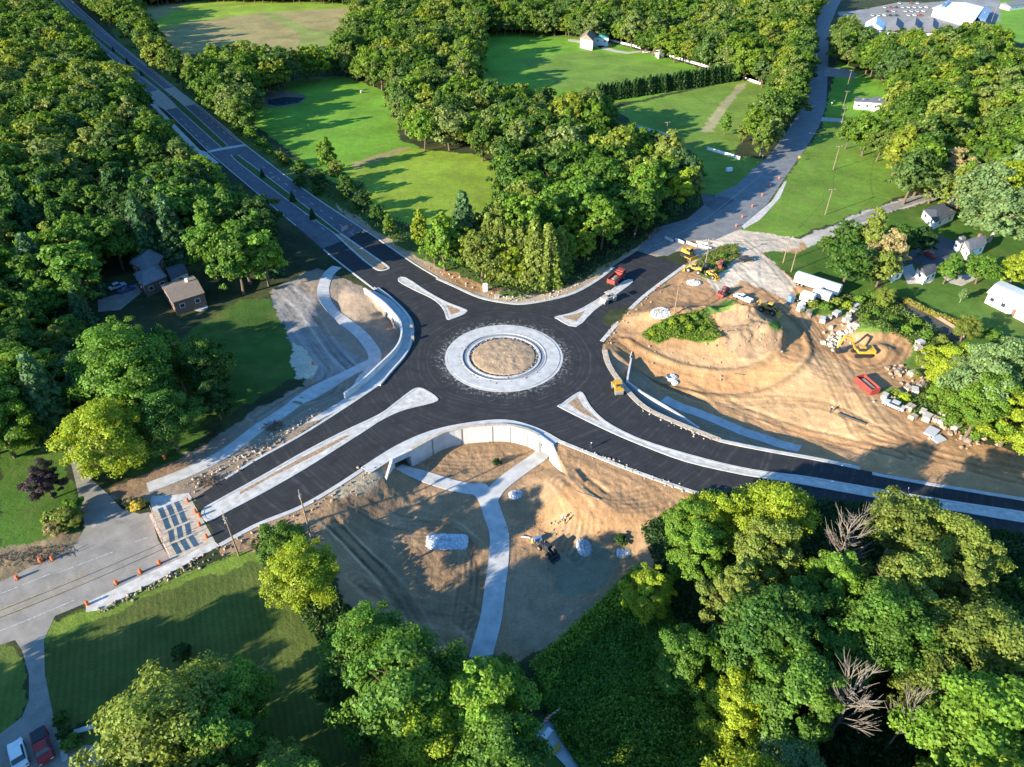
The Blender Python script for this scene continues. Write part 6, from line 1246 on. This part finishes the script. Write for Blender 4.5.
# stacks and crates of the storage yards, each a thing
def stack(x, y, kind, label, rz, s=1.):
    p = at(x, y); t = thing({'block': 'block_stack', 'slab': 'slab_stack', 'crate': 'wire_crate', 'sheet': 'sheet_stack'}[kind], label, {'block': 'block stack', 'slab': 'slab stack', 'crate': 'crate', 'sheet': 'sheet stack'}[kind], p, rz, 'stacks in the storage yards'); t.scale = (s,) * 3
    obj('pallet', MB().box((0, 0, .08), (1.5, 1.2, .14)), 'wood_pole', t)
    mb = MB(); rs = random.Random(int(x * 7 + y))
    if kind == 'block':
        for a in (-.38, .38):
            for b_ in (-.3, .3):
                for k in range(2): mb.box((a, b_, .4 + k * .42), (.7, .54, .38), rs.uniform(-.05, .05))
        obj('blocks', mb, 'rock_pale', t, .03)
    elif kind == 'slab':
        for k in range(6): mb.box((rs.uniform(-.06, .06), rs.uniform(-.06, .06), .22 + k * .15), (1.7, 1.1, .11), rs.uniform(-.05, .05))
        obj('slabs', mb, 'concrete_dirty', t)
    elif kind == 'sheet':
        for k in range(3): mb.box((0, rs.uniform(-.1, .1), .2 + k * .1), (2.6, 1.6, .07), rs.uniform(-.04, .04))
        obj('sheets', mb, 'car_silver', t)
    else:
        for a in (-.65, .65):
            for b_ in (-.5, .5): mb.box((a, b_, .65), (.06, .06, 1.1))
        for k in range(5):
            for b_ in (-.5, .5): mb.box((0, b_, .25 + k * .22), (1.3, .03, .04))
            for a in (-.65, .65): mb.box((a, 0, .25 + k * .22), (.03, 1.0, .04))
        obj('frame', mb, 'steel', t); obj('stone_fill', MB().box((0, 0, .55), (1.2, .95, .8), taper=(.8, .8)), 'rock', t, .08)
YARD = [(800, 311, 'slab', 'grey slab stack', 'by the blue machine'), (808, 316, 'crate', 'crate', 'at the left of the storage yard'), (822, 322, 'slab', 'slab stack', 'at the front of the storage yard'), (829, 319, 'block', 'block stack', 'at the front of the storage yard'), (836, 316, 'slab', 'slab stack', 'behind the front row of the storage yard'),
        (848, 317, 'block', 'pale block stack', 'left of the grassy bank'), (853, 313, 'block', 'pale block stack', 'behind another beside the grassy bank'), (855, 308, 'slab', 'slab stack', 'farthest back beside the grassy bank'), (846, 322, 'slab', 'low slab stack', 'nearest the excavator'),
        (897, 373, 'crate', 'rusty crate', 'right of the dumpster'), (912, 376, 'block', 'pale block stack', 'right of the rusty crate'), (925, 367, 'block', 'pale block stack', 'among the weeds above the others'), (923, 360, 'slab', 'grey slab stack', 'in the weeds near the bank'), (931, 368, 'slab', 'grey slab stack', 'beside the shrubs'), (917, 350, 'block', 'grey block stack', 'on the far bank'), (919, 345, 'slab', 'pale slab stack', 'on the far bank'),
        (907, 391, 'block', 'block stack', 'in the middle of the rubble yard'), (914, 393, 'slab', 'slab stack', 'in the middle of the rubble yard'), (920, 388, 'crate', 'crate', 'in the middle of the rubble yard'), (909, 410, 'block', 'cream block stack', 'right of the derelict car'), (912, 419, 'block', 'tan block stack', 'below the cream one'), (922, 414, 'slab', 'grey-green slab stack', 'left of centre in the lower yard'), (926, 420, 'slab', 'grey-green slab stack', 'at the front of the lower yard'), (934, 421, 'block', 'grey block stack', 'at the front of the lower yard'), (942, 416, 'block', 'grey block stack', 'at the back of the lower yard'), (949, 424, 'crate', 'pale crate', 'at the edge of the trees'), (942, 424, 'slab', 'small slab stack', 'near the trees'), (955, 429, 'slab', 'shaded slab stack', 'under the trees'), (938, 440, 'sheet', 'blue-grey sheet stack', 'at the lower edge of the yard'), (931, 433, 'sheet', 'grey sheet stack', 'above the blue-grey one'), (967, 442, 'crate', 'shaded crate', 'under the trees at the right'), (884, 398, 'slab', 'white slab stack', 'just below the dumpster')]
for x, y, k, a, w_ in YARD: stack(x, y, k, '%s %s, %d across %d down in percent' % (a, w_, round(x / 10.24), round(y / 7.67)), rnd.uniform(.2, 1.2), rnd.uniform(1.0, 1.35))
box_thing('portable_toilet', 'portable toilet', 790, 303, (1.3, 1.3, 2.3), 'tarp_blue', 'blue portable toilet beside the sand road', .4); box_thing('water_tank', 'tank', 801, 307, (1.6, 1.2, 1.2), 'white_paint', 'white tank in front of the short white trailer', .4); box_thing('tool_chest', 'tool chest', 808, 314, (.9, .9, 1.3), 'wood_pole', 'small brown box in front of the storage yard shrubs', .4)
box_thing('portable_toilet', 'portable toilet', 485.5, 291, (1.1, 1.1, 2.2), 'white_paint', 'white portable toilet at the wood edge above the roundabout', .4); box_thing('equipment_box', 'equipment box', 497, 298, (1.2, .8, 1.0), 'concrete_tan', 'tan box at the wood edge above the roundabout', .2)
box_thing('equipment_box', 'equipment box', 411.5, 330, (.7, .7, 1.3), 'concrete_tan', 'upper small cream box beside the parapet left of the circle', .2); box_thing('equipment_box', 'equipment box', 413, 341, (.7, .7, 1.3), 'concrete_tan', 'lower small cream box beside the parapet left of the circle', .2)
# bales in the pond field, long pipe on the sand, table and benches by the lower path
def bale(x, y, label): p = at(x, y); o = tag(obj('hay_bale', MB().cyl((0, 0, .75), .75, 1.5, 20, 'x'), 'concrete_tan', None, .05), label, 'hay bale'); o.location = p; o.rotation_euler.z = .6
bale(362, 93, 'small tan hay bale alone in the pond field')
def pipe(a, b, r, m, label): p, q = at(*a), at(*b); tag(obj('pipe', MB().tube([p + Vector((0, 0, r)), q + Vector((0, 0, r))], r, 8), m), label, 'pipe')
pipe((838, 414), (866, 425), .25, 'black_paint', 'black pipe lying on the sand near the lower road'); pipe((575, 470), (584, 482), .15, 'black_paint', 'short dark pipe on the sand right of the wing wall'); pipe((577, 492), (600, 500), .12, 'wood_pole', 'thin pole lying on the sunlit sand'); pipe((630, 358), (632, 352), .1, 'white_paint', 'short white stake at the head of the pit wall')
pipe((700, 370), (745, 375), .1, 'black_paint', 'thin dark hose across the sand of the yard'); pipe((521, 537), (530, 538), .12, 'white_paint', 'short white pipe left of the workers in the shade')
for x, y, s, lab in ((672, 377, 1.4, 'white bundle at the shade edge in the pit'), (675, 383, 1.0, 'smaller white bundle in the shaded pit')):
    pile(x, y, s, s * .8, .5, 'gravel_white', lab, .4, 2.4, 'stone_heap', 'stone heap', int(x))
box_thing('work_table', 'table', 547, 736, (1.6, .8, .8), 'white_paint', 'white table on the blue-shaded path at the bottom', .9); box_thing('work_bench', 'bench', 556, 751, (1.8, .5, .5), 'machine_yellow', 'yellow bench on the path at the bottom', .9)
box_thing('equipment_box', 'equipment box', 538, 541, (1.3, .9, .8), 'tarp_blue', 'blue box in the shade beside the sunlit sand', .2)
# retaining kerb of the drive at the bottom left, brush pile by the left road
def brush(x, y, rx, ry, h, label, seed):
    rs = random.Random(seed); p = at(x, y); t = MB()
    for k in range(90):
        a = rs.uniform(0, 6.28); q = rs.random() ** .5; c = Vector((rx * q * math.cos(a), ry * q * math.sin(a), h * (1 - q * q) * rs.random())); d = Vector((rs.gauss(0, 1), rs.gauss(0, 1), rs.gauss(0, .4))).normalized() * rs.uniform(.4, 1.1)
        t.tube([c - d, c, c + d + Vector((0, 0, rs.uniform(-.2, .3)))], [.05, .04, .015], 4)
    o = obj('brush_pile', t, 'bark'); o.location = (p.x, p.y, hz(p.x, p.y)); tag(o, label, 'brush pile')
brush(273, 427, 2.4, 1.6, 1.4, 'dark heap of cut branches beside the lower footpath on the left', 1); brush(20, 560, 6, 1.5, .6, 'brown brush along the verge at the left edge', 2); brush(50, 552, 5, 1.5, .6, 'brown brush along the verge beside the side road corner', 3)
brush(207, 482, 2.2, 1.5, 1.2, 'tangled grey heap at the kerb near the end of the left road', 4); brush(500, 290, 3, 1.2, .8, 'brown brush at the wood edge above the roundabout', 5)
# meadow growth in the shaded corner right of the lower path: too many plants to count
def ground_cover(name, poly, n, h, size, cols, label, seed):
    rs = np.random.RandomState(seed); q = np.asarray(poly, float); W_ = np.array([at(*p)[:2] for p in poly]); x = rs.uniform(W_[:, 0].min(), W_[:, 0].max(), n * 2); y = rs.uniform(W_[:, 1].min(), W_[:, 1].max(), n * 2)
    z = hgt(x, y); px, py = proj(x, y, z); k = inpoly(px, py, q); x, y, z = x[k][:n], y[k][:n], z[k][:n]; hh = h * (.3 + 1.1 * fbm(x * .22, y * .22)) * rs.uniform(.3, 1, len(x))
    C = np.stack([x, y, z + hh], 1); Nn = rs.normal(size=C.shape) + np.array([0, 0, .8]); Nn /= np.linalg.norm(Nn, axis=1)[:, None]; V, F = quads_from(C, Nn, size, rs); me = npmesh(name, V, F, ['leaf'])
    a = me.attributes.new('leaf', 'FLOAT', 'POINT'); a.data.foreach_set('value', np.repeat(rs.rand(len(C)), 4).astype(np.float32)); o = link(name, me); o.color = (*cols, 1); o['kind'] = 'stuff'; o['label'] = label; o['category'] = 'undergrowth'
ground_cover('meadow', [(540, 660), (600, 605), (636, 568), (665, 600), (700, 680), (770, 745), (800, 800), (600, 800), (560, 740), (540, 700)], 60000, 1.3, .34, (.13, .24, .03), 'tall green meadow growth right of the lower footpath', 1)
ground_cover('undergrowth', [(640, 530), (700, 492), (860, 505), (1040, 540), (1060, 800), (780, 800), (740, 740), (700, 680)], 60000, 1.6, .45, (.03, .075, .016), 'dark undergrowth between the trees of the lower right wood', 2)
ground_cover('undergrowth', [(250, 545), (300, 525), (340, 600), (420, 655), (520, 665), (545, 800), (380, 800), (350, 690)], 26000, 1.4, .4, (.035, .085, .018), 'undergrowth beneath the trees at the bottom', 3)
ground_cover('weeds', [(641, 336), (652, 327), (674, 317), (699, 312), (712, 322), (721, 337), (712, 342), (690, 342), (672, 339), (657, 344)], 9000, .9, .3, (.15, .23, .03), 'yellow-green weeds over the mound in the yard', 4)
ground_cover('weeds', [(695, 264), (702, 256), (720, 246), (737, 244), (739, 256), (727, 268), (712, 280), (700, 276)], 4000, .7, .3, (.16, .19, .05), 'weeds on the island by the yard entrance', 5)
ground_cover('weeds', [(795, 300), (812, 297), (862, 297), (890, 300), (950, 340), (985, 440), (945, 425), (900, 410), (930, 380), (905, 340), (862, 325), (850, 312), (812, 306)], 16000, 1.0, .35, (.12, .18, .035), 'weeds between the stacks of the storage yards', 6)
ground_cover('undergrowth', [(440, 268), (520, 302), (600, 275), (660, 232), (700, 200), (640, 190), (500, 240), (420, 230), (380, 215), (300, 170), (240, 118), (232, 124), (330, 205), (400, 248)], 30000, 2.2, .6, (.05, .10, .02), 'undergrowth along the edge of the middle wood', 7)
ground_cover('weeds', [(528, 668), (560, 640), (600, 603), (636, 566), (655, 585), (640, 610), (600, 635), (560, 672), (548, 700)], 9000, 2.3, .32, (.20, .29, .03), 'taller yellow-green weeds along the upper edge of the shaded meadow', 21)
ground_cover('weeds', [(560, 740), (620, 690), (690, 650), (740, 720), (760, 767), (680, 767), (600, 767)], 6000, 2.4, .32, (.17, .26, .03), 'scattered lighter weeds in the middle of the shaded meadow', 22)
